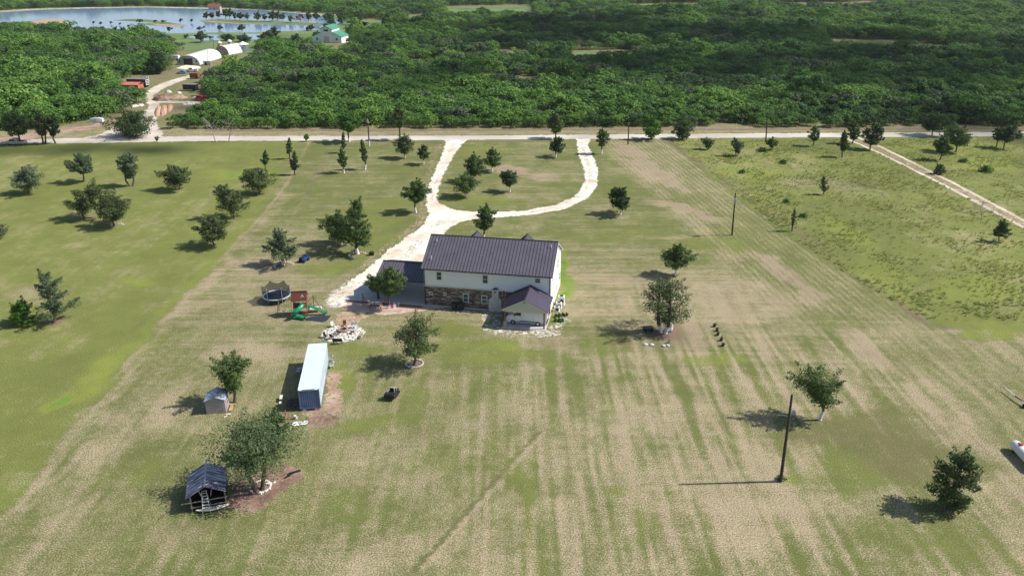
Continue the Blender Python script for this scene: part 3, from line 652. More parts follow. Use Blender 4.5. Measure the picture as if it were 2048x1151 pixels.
T('juniper_tree', 'narrow dark juniper behind its twin at the top of the left lawn boundary', 579, 318, 272, 568, 590, 'spire', 'oak', False, YG)
T('juniper_tree', 'narrow grey green juniper before its twin at the top left lawn boundary', 590, 350, 300, 576, 604, 'spire', 'cedar', False, YG)
T('sapling_tree', 'tiny light green sapling at the near edge of the road', 613, 283, 267, 608, 619, 'round', 'bright', False, YG)
T('juniper_tree', 'white trunked juniper, left of the two side by side below the road', 688, 346, 291, 669, 700, 'spire', 'oak', True, YG)
T('juniper_tree', 'white trunked slender tree, right one of two side by side below the road', 730.6, 339, 276, 713, 739, 'spire', 'cedar', True, YG, ch=.3)
T('roadside_tree', 'tall light green tree with white foot at the road beside the utility pole', 699, 284, 219, 674, 720, 'round', 'bright', True, YG, ch=.42)
T('juniper_tree', 'small grey green tree before the tall light green roadside one', 688, 306, 262, 679, 696, 'spire', 'grey', True, YG)
T('roadside_tree', 'tall thin leaved tree at the road behind the brownish lawn tree', 801, 280, 208, 783, 814, 'round', 'oak', True, YG, ch=.4, fill=.7)
T('lawn_tree', 'brownish rounded tree with white foot left of the driveway mouth', 810, 316.6, 267, 790, 829, 'round', 'brown', True, YG)
T('lawn_tree', 'small dark star shaped tree with white foot nearest the driveway mouth', 847.5, 328.5, 288, 831, 863, 'cedar', 'dark', True, YG, ch=.38)
T('lawn_tree', 'dark tree with long bare trunk right at the left edge of the driveway', 832, 425, 356, 809, 858, 'round', 'oak', True, YG, ch=.38)
T('cedar_tree', 'dark cedar leaning left behind the taller cedar at the left of the driveway', 683, 489, 422, 641, 708, 'oak', 'oak', True, YG, ch=.25)
T('cedar_tree', 'tall dark cedar with white foot and ragged top at the left of the driveway', 715.5, 507, 389, 678, 750, 'cedar', 'oak', True, YG, ch=.2, mulch=1.0, K=40)
T('cedar_tree', 'broad grey green cedar with white trunk beside the blue quad bike', 567, 530, 451, 525, 595, 'cedar', 'grey', True, YG, ch=.25, mulch=1.0)
T('patio_tree', 'leafy two lobed tree on the pink gravel with bicycles at its foot', 778, 616, 532, 752, 811, 'round', 'oak', False, YG, ch=.42)
T('patio_tree', 'thick trunked tree behind the hammock with low left hand crown', 757, 598, 550, 730, 776, 'oak', 'oak', False, YG, ch=.52, thr=.22)
T('yard_tree', 'small dark tree with white trunk directly behind the house roof', 967, 480, 409, 949, 992, 'round', 'oak', True, YG, ch=.36)
T('yard_tree', 'olive tree in a white stone ring below the house', 829, 729, 627, 791, 884, 'round', 'cedar', False, YG, ch=.26, mulch=1.3)
IG = 'trees on the lawn inside the driveway loop'
T('loop_tree', 'tall dark tree at the left front inside the driveway loop', 932, 394, 343, 904, 956, 'round', 'oak', True, IG, ch=.3)
T('loop_tree', 'dark tree behind the front left one inside the driveway loop', 946, 364, 307, 925, 970, 'round', 'oak', True, IG)
T('loop_tree', 'bluish tree standing topmost of the four inside the driveway loop', 985, 343, 293, 967, 1003, 'cedar', 'oak', True, IG)
T('loop_tree', 'small flat topped dark tree, rightmost inside the driveway loop', 1020, 384, 338, 996, 1036, 'oak', 'dark', True, IG, ch=.4)
T('lawn_tree', 'dark spiky tree with white foot left of the right driveway mouth', 1112, 314, 270, 1097, 1134, 'cedar', 'dark', True, YG, ch=.3)
T('roadside_tree', 'brownish tall tree at the road behind the dark spiky one', 1111, 277, 222, 1095, 1126, 'round', 'brown', False, YG, ch=.25)
T('lawn_tree', 'upright two lobed tree with white foot right of the right driveway mouth', 1203, 308, 254, 1191, 1217, 'round', 'oak', True, YG, ch=.34)
T('roadside_tree', 'bright leafy tree at the road right of the short utility pole', 1303, 279, 228, 1280, 1323, 'oak', 'bright', False, YG, ch=.12)
T('roadside_tree', 'darker leafy tree at the road right of the bright leafy one', 1363, 278, 235, 1348, 1389, 'oak', 'oak', False, YG, ch=.12)
T('lawn_tree', 'dark leaning tree with white foot alone on the lawn right of the loop', 1241, 429, 369, 1208, 1267, 'cedar', 'dark', True, YG, ch=.32)
T('lawn_tree', 'dark rounded tree with white foot above the gas tank tree', 1350, 550, 486, 1328, 1385, 'round', 'oak', True, YG, ch=.36, mulch=.7)
T('lawn_tree', 'large dark many stemmed tree over the upright white gas tank', 1328, 664, 549, 1282, 1381, 'oak', 'dark', True, YG, ch=.24, trunks=4, mulch=2.6)
T('lawn_tree', 'slanting tree with white foot beside the nearest utility pole', 1640, 839, 735, 1571, 1686, 'vase', 'oak', True, YG, ch=.38, mulch=.5)
T('leafy_tree', 'dense dark green tree low in the right corner of the lawn', 1896, 1016, 896, 1873, 1965, 'oak', 'dark', False, YG, ch=.06)
T('yard_tree', 'bright upright tree behind the small grey shed', 470, 804, 702, 415, 513, 'vase', 'oak', False, YG, ch=.30)
T('mesquite_tree', 'wide feathery grey green tree in the white stone ring by the tin shelter', 519, 981, 832, 424, 596, 'oak', 'sage', False, YG, ch=.46, trunks=3, K=60, nleaf=13000, leaf=.105)
T('yard_tree', 'dark green tree behind the wide feathery one', 548, 915, 817, 522, 578, 'round', 'dark', False, YG, ch=.3)
# right field
T('field_tree', 'small grey vase shaped tree, first from the left in the right field', 1416, 299, 274, 1401, 1430, 'vase', 'grey', False, RG, trunks=2, ch=.2)
T('field_tree', 'small grey vase shaped tree, second from the left in the right field', 1474, 312, 277, 1459, 1490, 'vase', 'grey', False, RG, trunks=2, ch=.25)
T('field_tree', 'very small round tree by the utility pole in the right field', 1543, 300, 274, 1534, 1555, 'round', 'oak', False, RG)
T('field_tree', 'upright narrow tree right of the second roadside pole', 1626, 292, 250, 1617, 1639, 'round', 'oak', False, RG, ch=.3)
T('field_tree', 'slim tree left of the two-track path mouth', 1684, 314, 258, 1672, 1702, 'spire', 'oak', False, RG, ch=.3)
T('field_tree', 'slim tree half hidden behind the one left of the path mouth', 1705, 287, 238, 1694, 1719, 'round', 'oak', False, RG, ch=.2)
T('field_tree', 'dark rounded tree standing on the two-track path edge', 1740, 299, 244, 1730, 1770, 'oak', 'dark', False, RG, ch=.25)
T('field_tree', 'broad dark tree beyond the road near the right edge', 1864, 271, 222, 1838, 1896, 'oak', 'dark', False, RG, ch=.3)
T('field_tree', 'dark tree in front of the broad one by the road on the right', 1880, 320, 272, 1868, 1900, 'oak', 'dark', False, RG, ch=.38)
T('field_tree', 'wide tree in the shaded grass right of the broad dark one', 1912, 304, 247, 1887, 1938, 'oak', 'oak', False, RG, ch=.32)
T('field_tree', 'thin tree left of its pair partner at the far right', 1993, 294, 253, 1985, 2004, 'round', 'oak', False, RG, ch=.35)
T('field_tree', 'rounded tree, right of the pair at the far right', 2007, 297, 248, 1999, 2038, 'oak', 'dark', False, RG, ch=.35)
T('field_tree', 'sparse spiky young tree alone in the middle of the right field', 1647, 389, 348, 1634, 1659, 'spire', 'cedar', False, RG, fill=.35, ch=.2)
T('field_tree', 'nearly bare thin tree on the mown edge of the right field', 1584, 462, 412, 1578, 1597, 'spire', 'brown', False, RG, fill=.25, ch=.25)
T('field_tree', 'small dark tree below the two-track path near the right edge', 1998, 483, 437, 1987, 2020, 'cedar', 'oak', False, RG, ch=.3)
T('leafy_bush', 'dark upright bush just above the two-track path', 1878, 348, 326, 1869, 1890, 'bush', 'dark', False, cat='bush', ch=.05)
T('leafy_bush', 'bright green round bush above the two-track path on the right', 1971, 343, 328, 1958, 1985, 'bush', 'bright', False, cat='bush', ch=.05)
T('leafy_bush', 'low dark green bush left in the right field near the mown edge', 1484, 346, 338, 1478, 1491, 'bush', 'oak', False, cat='bush', ch=.05)
T('leafy_bush', 'low green bush between two vase shaped trees and the spiky young tree', 1566, 327, 318, 1558, 1574, 'bush', 'oak', False, cat='bush', ch=.05)
T('leafy_bush', 'low bright bush left of the spiky young tree', 1574, 405, 396, 1567, 1581, 'bush', 'bright', False, cat='bush', ch=.05)
T('leafy_bush', 'low bush right of the nearly bare thin tree', 1606, 434, 425, 1598, 1616, 'bush', 'oak', False, cat='bush', ch=.05)
T('leafy_bush', 'low faded bush beside the second vase shaped tree', 1526, 303, 293, 1516, 1534, 'bush', 'oak', False, cat='bush', ch=.05)
T('leafy_bush', 'low bush beside the dark upright bush near the path', 1926, 324, 316, 1918, 1935, 'bush', 'oak', False, cat='bush', ch=.05)
# far side of the road, left
T('roadside_tree', 'leafy tree over the parked pickup at the far left', 42, 288, 217, 4, 62, 'oak', 'dark', False, ch=.35)
T('roadside_tree', 'dark many stemmed tree, middle of the three by the road on the left', 88, 288, 222, 62, 105, 'vase', 'brown', False, trunks=3, ch=.3)
T('roadside_tree', 'dark narrow tree, rightmost of the three by the road on the left', 111, 287, 225, 96, 123, 'round', 'dark', False, ch=.3)
T('live_oak', 'big dark tree at the left rim of the farm yard', 316, 148, 98, 294, 336, 'oak', 'dark', False, ch=.1)
T('live_oak', 'wide dark live oak at the junction of road and farm track', 262, 273, 216, 222, 311, 'oak', 'dark', False, ch=.16, trunks=2)
T('leafy_bush', 'tiny pale shrub at the near road edge below the live oak', 314, 284, 272, 309, 320, 'vase', 'grey', False, cat='bush', fill=.5)
def bare_tree(p, h, seed, label, m='palebark', r=.13, spread=.45):
    q = random.Random(seed); root = empty('bare_tree', p, 0, label, 'tree'); B = MB(); Br = MB()
    pts = [Vector((0, 0, -.05))]
    for i in range(5): pts.append(pts[-1]+Vector((q.uniform(-.08, .08)*h, q.uniform(-.05, .05)*h, h*.17)))
    B.tube(pts, [r, r*.85, r*.7, r*.5, r*.35, r*.15], 6)
    for i in range(16):
        k = q.uniform(1.6, 4.9); s = pts[int(k)].lerp(pts[min(5, int(k)+1)], k-int(k)); a = q.uniform(0, 2*PI); l = h*spread*q.uniform(.4, .8)
        m1 = s+Vector((math.cos(a)*l*.5, math.sin(a)*l*.5, l*.4)); e = m1+Vector((math.cos(a+.3)*l*.45, math.sin(a+.3)*l*.45, l*.35))
        Br.tube([s, m1, e], [r*.35, r*.22, r*.06], 4, caps=False)
        for j in range(3):
            a2 = a+q.uniform(-1.2, 1.2); Br.tube([m1.lerp(e, j/3), m1.lerp(e, j/3)+Vector((math.cos(a2)*l*.3, math.sin(a2)*l*.3, l*.25))], [r*.15, r*.04], 4, caps=False)
    B.build('trunk', M[m], root); Br.build('branches', M[m], root); return root
bare_tree(at(432, 284), 6.6, 3, 'pale bare tree by the road, left one of the leafless pair', r=.18)
bare_tree(at(458, 284), 6.2, 5, 'bare tree by the road, right one of the leafless pair', 'oldwood', r=.16, spread=.6)
bare_tree(at(1944, 432), 4.2, 7, 'thin leafless sapling, left of the two beside the two-track path', 'oldwood', r=.05)
bare_tree(at(1962, 441), 5.6, 9, 'taller crooked leafless sapling, right of the two beside the two-track path', 'oldwood', r=.07)
bare_tree(at(2033, 746), 1.6, 11, 'tiny leafless sapling at the right edge beside a brush heap', 'oldwood', r=.03)

# lake side trees: centre x, foot y, width, height in photo pixels
LT = [(412, 39, 14, 15), (424, 39, 13, 15), (437, 38, 13, 18), (452, 39, 16, 24), (460, 38, 15, 22), (470, 40, 12, 15), (480, 41, 17, 17), (494, 39, 13, 12),
 (515, 43, 17, 19), (529, 42, 14, 15), (545, 43, 19, 22), (555, 42, 17, 20), (566, 41, 18, 15), (581, 46, 15, 16), (601, 43, 14, 16), (617, 43, 18, 20), (632, 42, 16, 19),
 (439, 61, 14, 11), (483, 63, 17, 15), (622, 62, 14, 13), (615, 62, 12, 9), (402, 85, 32, 24), (372, 77, 13, 9), (420, 78, 12, 7)]
for i, (x, y, w_, h_) in enumerate(LT):
    T('lakeside_tree', ['dark round headed tree on the strip of land in the lake', 'dark tree beside the lake and its small ponds'][i > 16], x, y, y-h_, x-w_/2, x+w_/2, 'oak', 'dark', False, ['trees on the strip of land in the lake', 'trees beside the lake and ponds'][i > 16], ch=.3, K=9)
LW = [(187, 50, 6, 8), (201, 51, 6, 7), (222, 49, 5, 6), (240, 51, 4, 5), (257, 55, 5, 5), (361, 47, 8, 10), (383, 46, 7, 8), (399, 62, 12, 9), (408, 58, 5, 6), (338, 66, 13, 13), (279, 47, 13, 9), (310, 46, 8, 6), (325, 47, 11, 7)]
for (x, y, w_, h_) in LW:
    T('flooded_tree', 'small flat topped tree standing in the open water of the lake', x, y, y-h_, x-w_/2, x+w_/2, 'oak', 'dark', False, 'small trees standing in the lake water', ch=.5, K=6)
LS = [(202, 66, 24, 15), (229, 67, 18, 14), (246, 67, 18, 13), (274, 70, 20, 16), (300, 72, 28, 16), (138, 68, 14, 10), (455, 82, 30, 16), (486, 84, 36, 18), (536, 78, 24, 18), (526, 80, 20, 14), (549, 72, 20, 20), (592, 82, 28, 15), (634, 80, 22, 20),
 (661, 56, 34, 32), (682, 48, 32, 32), (711, 50, 32, 30), (655, 40, 20, 16), (773, 52, 30, 30)]
for (x, y, w_, h_) in LS:
    T('shore_tree', 'big dark tree on the near shore of the lake', x, y, y-h_, x-w_/2, x+w_/2, 'oak', 'dark', False, 'big dark trees along the near shore of the lake', ch=.12, K=12, nleaf=900)

# thicket: eight kinds of brush tree, the nearest ones as things, the mass behind as one object
def brush_mesh(i, lm):
    rs = np.random.RandomState(100+i); q = random.Random(300+i); P = []; N = []; K = (8, 11, 13, 9, 16, 10, 12, 10, 15)[i]
    h = 1.0
    for k in range(K):
        a = k*2.4+q.random(); r = 0 if k == 0 else q.uniform(.20, .46); z = q.uniform(.36, .78) if k else .70; rc = q.uniform(.12, .26)
        n = 95; d = rs.normal(size=(n, 3)); d /= np.linalg.norm(d, axis=1, keepdims=True); d[:, 2] = np.abs(d[:, 2])*1.1-.25
        P.append(np.array([r*math.cos(a), r*math.sin(a), z])+d*rc*np.array([1, 1, .9])*(.75+.35*rs.rand(n, 1))); N.append(d+.7*rs.normal(size=(n, 3))+[0, 0, .7])
    n = 150; a = rs.rand(n)*2*PI; z = rs.uniform(.05, .5, n); r = .42+.1*rs.rand(n)
    P.append(np.stack([r*np.cos(a), r*np.sin(a), z], -1)); N.append(np.stack([np.cos(a), np.sin(a), .2+0*a], -1)+.5*rs.normal(size=(n, 3)))
    P = np.concatenate(P); N = np.concatenate(N)
    V, Fq = leaf_quads(P, N, .043, rs, 1.6)
    return npmesh('brush_crown', V, Fq, [LEAF[lm]])
def leafmat2(name, *c): LEAF[name] = leafmat(name, *c, trans=.2, big=.9, wr=.45)
leafmat2('mesq', (.042, .10, .022), (.074, .165, .032), (.12, .23, .048))
leafmat2('mesqy', (.065, .15, .026), (.11, .22, .038), (.17, .30, .056))
leafmat2('mesqd', (.022, .058, .02), (.04, .09, .026), (.07, .13, .038))
leafmat2('mesqg', (.065, .10, .05), (.10, .14, .07), (.145, .185, .10))
BK = ['mesq', 'mesqy', 'mesq', 'mesqd', 'mesq', 'mesqy', 'mesqg', 'mesqd', 'mesq']
BM = [brush_mesh(i, k) for i, k in enumerate(BK)]
def stemmesh(i):
    q = random.Random(i); B = MB()
    for k in range(3):
        a = k*2.1+q.random(); B.tube([(0, 0, -.02), (.1*math.cos(a), .1*math.sin(a), .25), (.25*math.cos(a), .25*math.sin(a), .6)], [.022, .016, .006], 5, caps=False)
    o = B.build('stems', M['bark']); me = o.data; bpy.data.objects.remove(o); return me
SM = [stemmesh(i) for i in range(3)]
CLEAR = [[(-400, 300), (-400, 268), (0, 264), (120, 252), (180, 240), (235, 228), (286, 215), (284, 204), (236, 203), (230, 190), (232, 160), (262, 152), (300, 148), (335, 140), (338, 104), (480, 88), (520, 90), (522, 130), (486, 134), (446, 152), (418, 168), (412, 184), (432, 196), (430, 218), (392, 236), (352, 252), (330, 258), (322, 300)],
 [(-900, 24), (0, 21.5), (100, 16), (300, 12.5), (430, 14.5), (640, 27), (700, 36), (760, 44), (760, 50), (700, 66), (700, 108), (612, 108), (590, 92), (510, 92), (350, 100), (335, 88), (280, 76), (180, 76), (110, 66), (60, 62), (0, 66), (-900, 66)],
 [(-50, 52), (0, 60), (60, 62), (60, 40), (0, 40)],
 [(890, 12), (1065, 10), (1075, 36), (890, 38)], [(810, 30), (872, 28), (880, 52), (810, 54)], [(715, 40), (770, 38), (775, 62), (715, 64)], [(1140, 100), (1270, 98), (1275, 126), (1140, 128)], [(1650, 78), (1780, 80), (1900, 92), (1890, 112), (1700, 106), (1630, 100)], [(990, 100), (1060, 98), (1060, 122), (990, 124)], [(1000, 152), (1105, 152), (1105, 182), (1000, 180)], [(1440, 246), (1500, 244), (1500, 262), (1440, 262)], [(1560, 6), (1760, 4), (1760, 18), (1560, 20)], [(1250, 8), (1400, 6), (1400, 20), (1250, 22)], [(1860, 118), (1870, 124), (2048, 142), (2048, 152), (1860, 134)], [(1080, 36), (1240, 42), (1240, 47), (1080, 44)]]
pts = []; y = 249.0
qq = random.Random(5)
while y < 1240:
    sp = 3.75+(y-245)*.0042; x = -.72*y-20
    while x < .72*y+20:
        X, Y = x+qq.uniform(-.45, .45)*sp, y+qq.uniform(-.45, .45)*sp
        x += sp
        u_, v_ = proj(X, Y, 0)
        if any(inpoly(np.array(u_), np.array(v_), c) for c in CLEAR): continue
        d = float(fbm(np.array(X/26), np.array(Y/26), 71, 3)); g = float(vn(np.array(X/14), np.array(Y/14), 73))
        if g < .13 and Y > 262: continue
        if Y > 300 and float(vn(np.array(X/45), np.array(Y/30), 79)) > .86: continue
        if 600 < u_ < 760 and 96 < v_ < 104: continue
        # species by patches, then the front edge brightened
        k = qq.random()
        idx = (1, 5)[k < .5] if d > .56 else ((3, 7)[k < .5] if d < .38 else (0, 2, 4, 6, 8)[int(k*4.99)])
        if qq.random() < .22: idx = qq.randrange(9)
        if Y < 300 and 320 < u_ < 1500 and qq.random() < .6: idx = (1, 5, 0)[qq.randrange(3)]  # sunlit front edge put into colour by picking brighter leaf kinds
        nearfac = max(0, 1-(Y-249)/14)
        s = qq.uniform(.62, 1.32)*(4.7+2.4*d+(1.2 if Y > 600 else 0))*(1-.22*nearfac)*(1.5 if qq.random() < .06 else 1)
        if u_ < 400: s *= 1.12
        pts.append((X, Y, s, qq.uniform(.72, 1.0), idx, qq.uniform(0, 2*PI)))
    y += sp*.92
inview = sorted([p for p in pts if -20 < proj(p[0], p[1], 3)[0] < 2068], key=lambda p: math.hypot(p[0], p[1])-p[2]*3)
front = inview[:185]; fs = set(id(p) for p in front); rest = [p for p in pts if id(p) not in fs]
print('thicket', len(pts))
BL = {'mesq': 'mid green', 'mesqy': 'bright yellow green', 'mesqd': 'dark green', 'mesqg': 'dull grey green'}
for (X, Y, s, zr, idx, rz) in front:
    u_ = proj(X, Y, 0)[0]
    where = 'left of the farm track' if u_ < 300 else ('left of the tall roadside pole' if u_ < 735 else ('behind the driveway loop' if u_ < 1256 else ('between two roadside poles' if u_ < 1532 else 'right of the last pole')))
    r = empty('brush_tree', (X, Y, 0), rz, '%s tree in the thicket front, %s' % (BL[BK[idx]], where), 'tree', 'front row trees of the thicket')
    c = bpy.data.objects.new('crown', BM[idx]); link(c, r); c.scale = (s, s, s*zr)
    c = bpy.data.objects.new('trunk', SM[idx % 3]); link(c, r); c.scale = (s, s, s*zr)
pc = bpy.data.collections.new('brush_kinds')
for i, me in enumerate(BM):
    o = bpy.data.objects.new('brush_kind_%d' % i, me); pc.objects.link(o)
me = bpy.data.meshes.new('thicket'); A = np.array([(p[0], p[1], 0) for p in rest], np.float32)
me.vertices.add(len(A)); me.vertices.foreach_set('co', A.ravel())
for nm, ty, da in (('sc', 'FLOAT', [p[2] for p in rest]), ('zr', 'FLOAT', [p[3] for p in rest]), ('rot', 'FLOAT', [p[5] for p in rest]), ('idx', 'INT', [p[4] for p in rest])):
    at_ = me.attributes.new(nm, ty, 'POINT'); at_.data.foreach_set('value', np.array(da, np.float32 if ty == 'FLOAT' else np.int32))
th = bpy.data.objects.new('thicket', me); link(th)
tag(th, 'dense green brush thicket stretching from the roadside to the horizon', 'thicket', None, 'stuff')
ng = bpy.data.node_groups.new('scatter', 'GeometryNodeTree')
ng.interface.new_socket('Geometry', in_out='INPUT', socket_type='NodeSocketGeometry'); ng.interface.new_socket('Geometry', in_out='OUTPUT', socket_type='NodeSocketGeometry')
gi = ng.nodes.new('NodeGroupInput'); go = ng.nodes.new('NodeGroupOutput')
m2p = ng.nodes.new('GeometryNodeMeshToPoints'); iop = ng.nodes.new('GeometryNodeInstanceOnPoints'); ci = ng.nodes.new('GeometryNodeCollectionInfo')
ci.inputs['Collection'].default_value = pc; ci.inputs['Separate Children'].default_value = True; ci.inputs['Reset Children'].default_value = True
iop.inputs['Pick Instance'].default_value = True
def na(nm, ty):
    n = ng.nodes.new('GeometryNodeInputNamedAttribute'); n.data_type = ty; n.inputs['Name'].default_value = nm; return n.outputs['Attribute']
cx = ng.nodes.new('ShaderNodeCombineXYZ'); ml = ng.nodes.new('ShaderNodeMath'); ml.operation = 'MULTIPLY'; cr_ = ng.nodes.new('ShaderNodeCombineXYZ')
sc_ = na('sc', 'FLOAT'); L_ = ng.links.new
L_(sc_, cx.inputs[0]); L_(sc_, cx.inputs[1]); L_(sc_, ml.inputs[0]); L_(na('zr', 'FLOAT'), ml.inputs[1]); L_(ml.outputs[0], cx.inputs[2]); L_(na('rot', 'FLOAT'), cr_.inputs[2])
L_(gi.outputs[0], m2p.inputs['Mesh']); L_(m2p.outputs[0], iop.inputs['Points']); L_(ci.outputs[0], iop.inputs['Instance']); L_(na('idx', 'INT'), iop.inputs['Instance Index'])
L_(cr_.outputs[0], iop.inputs['Rotation']); L_(cx.outputs[0], iop.inputs['Scale']); L_(iop.outputs[0], go.inputs[0])
md = th.modifiers.new('scatter', 'NODES'); md.node_group = ng

for P_ in ([(892, 14), (1062, 12), (1070, 30), (892, 31)], [(812, 32), (870, 30), (876, 46), (812, 48)], [(717, 42), (768, 40), (772, 56), (717, 58)], [(1645, 84), (1780, 84), (1895, 95), (1885, 104), (1700, 98), (1635, 95)], [(1145, 104), (1265, 102), (1268, 116), (1145, 118)]):
    sheet('pasture', P_, M['grassfar'], .02, 2, 6, 20)

# clouds high above the frame: their shade lies on the thicket and the upper fields
def cloudmat():
    m, nt, b = newmat('cloud'); b.inputs['Base Color'].default_value = (.9, .9, .92, 1); b.inputs['Roughness'].default_value = 1
    t = nt.nodes.new('ShaderNodeBsdfTransparent'); mx = nt.nodes.new('ShaderNodeMixShader'); mx.inputs[0].default_value = .24
    nt.links.new(t.outputs[0], mx.inputs[1]); nt.links.new(b.outputs[0], mx.inputs[2]); nt.links.new(mx.outputs[0], nt.nodes['Material Output'].inputs[0]); return m
def clouds():
    ZC = 620; B = MB(); q = random.Random(3)
    # shade regions on the ground, as pixels of the photograph: x, y, half width, half height
    CS = [(900, 170, 260, 22), (640, 195, 260, 12), (1250, 145, 300, 30), (1600, 150, 300, 40), (1900, 120, 300, 45), (1150, 62, 260, 18), (1000, 90, 220, 14), (1500, 80, 300, 22), (850, 66, 110, 12), (1900, 180, 260, 30), (1950, 250, 190, 34), (1700, 215, 200, 14), (1850, 60, 150, 8), (2000, 0, 200, 6),
          (80, 300, 150, 16), (330, 298, 120, 8), (1350, 40, 180, 8), (1500, 4, 300, 3), (60, 130, 120, 14), (500, 215, 100, 8)]
    for cx_, cy_, rx, ry in CS:
        p = at(cx_, cy_); s = F/depth(p); RX = rx/s; RY = abs(at(cx_, cy_-ry).y-at(cx_, cy_+ry).y)/2
        n = int(max(8, min(46, RX*RY/150)))
        for i in range(n):
            a = q.uniform(0, 2*PI); rr = math.sqrt(q.random())*.95; r = q.uniform(.20, .34)*min(RX, RY*1.2)*(1.15-.55*rr)+4
            g = Vector((p.x+RX*rr*math.cos(a), p.y+RY*rr*math.sin(a), 0)); c = g+SD*(ZC/SD.z)
            B.ball((c.x, c.y, c.z+q.uniform(-6, 10)), (r, r, r*.35), 10, 0, .10, i)
    o = B.build('clouds', cloudmat()); tag(o, kind='structure')
clouds()

# ------------------------------------------------------------------ helpers for built things
def roof_plane(B, a, b, c, d, t=.06, gap=.5, rib=.05, m=0, mr=1):
    """a,b along the eave, c,d along the ridge (c above b); ribs run from eave to ridge"""
    a, b, c, d = map(Vector, (a, b, c, d)); n = (b-a).cross(d-a).normalized()
    if n.z < 0: n = -n
    vs = [a, b, c, d]; B.add(vs+[v+n*t for v in vs], [(3, 2, 1, 0), (4, 5, 6, 7), (0, 1, 5, 4), (1, 2, 6, 5), (2, 3, 7, 6), (3, 0, 4, 7)], m)
    k = max(2, int((b-a).length/gap)); e = (b-a).normalized()*.022
    for i in range(k+1):
        p = a.lerp(b, i/k); q_ = d.lerp(c, i/k); p0, q0 = p+n*(t-.002), q_+n*(t-.002)
        if i == 0: p0 += e; q0 += e
        if i == k: p0 -= e; q0 -= e
        vs = [p0-e, p0+e, q0+e, q0-e]; B.add(vs+[v+n*rib for v in vs], [(4, 5, 6, 7), (0, 1, 5, 4), (1, 2, 6, 5), (2, 3, 7, 6), (3, 0, 4, 7)], mr)
def gable_roof(B, x0, x1, y0, y1, ze, zr, axis='x', ov=0, **kw):
    """ridge along axis; outer plan x0..x1,y0..y1"""
    if axis == 'x':
        ym = (y0+y1)/2
        roof_plane(B, (x0, y0, ze), (x1, y0, ze), (x1, ym, zr), (x0, ym, zr), **kw); roof_plane(B, (x1, y1, ze), (x0, y1, ze), (x0, ym, zr), (x1, ym, zr), **kw)
        B.box(((x0+x1)/2, ym, zr+.09), (x1-x0+.02, .26, .05), m=kw.get('mr', 1))
    else:
        xm = (x0+x1)/2
        roof_plane(B, (x0, y1, ze), (x0, y0, ze), (xm, y0, zr), (xm, y1, zr), **kw); roof_plane(B, (x1, y0, ze), (x1, y1, ze), (xm, y1, zr), (xm, y0, zr), **kw)
        B.box((xm, (y0+y1)/2, zr+.09), (.26, y1-y0+.02, .05), m=kw.get('mr', 1))
def window(parent, x, z, w_, h_, y=0, face='y-', label=None, pane='winglass', split=True, fr='white'):
    """window centred at x,z on a wall; frame proud of the wall, pane inside"""
    s = {'y-': -1, 'y+': 1, 'x+': 1, 'x-': -1}[face]; f = MB(); g = MB(); t = .055
    def bx(B, u, v, du, dv, o, dd):
        if face[0] == 'y': B.box((u, y+s*o, v), (du, dd, dv))
        else: B.box((y+s*o, u, v), (dd, du, dv))
    for sg in (-1, 1): bx(f, x+sg*(w_/2), z, .09, h_+.09, .03, .08); bx(f, x, z+sg*(h_/2), w_-.091, .09, .03, .08)
    if split: bx(f, x, z, w_-.091, .06, .028, .07)
    bx(g, x, z, w_-.095, h_-.095, .008, .016)
    fo = f.build('window', M[fr], parent); g.build('pane', M[pane], fo)
    if label: fo['label'] = label
    return fo

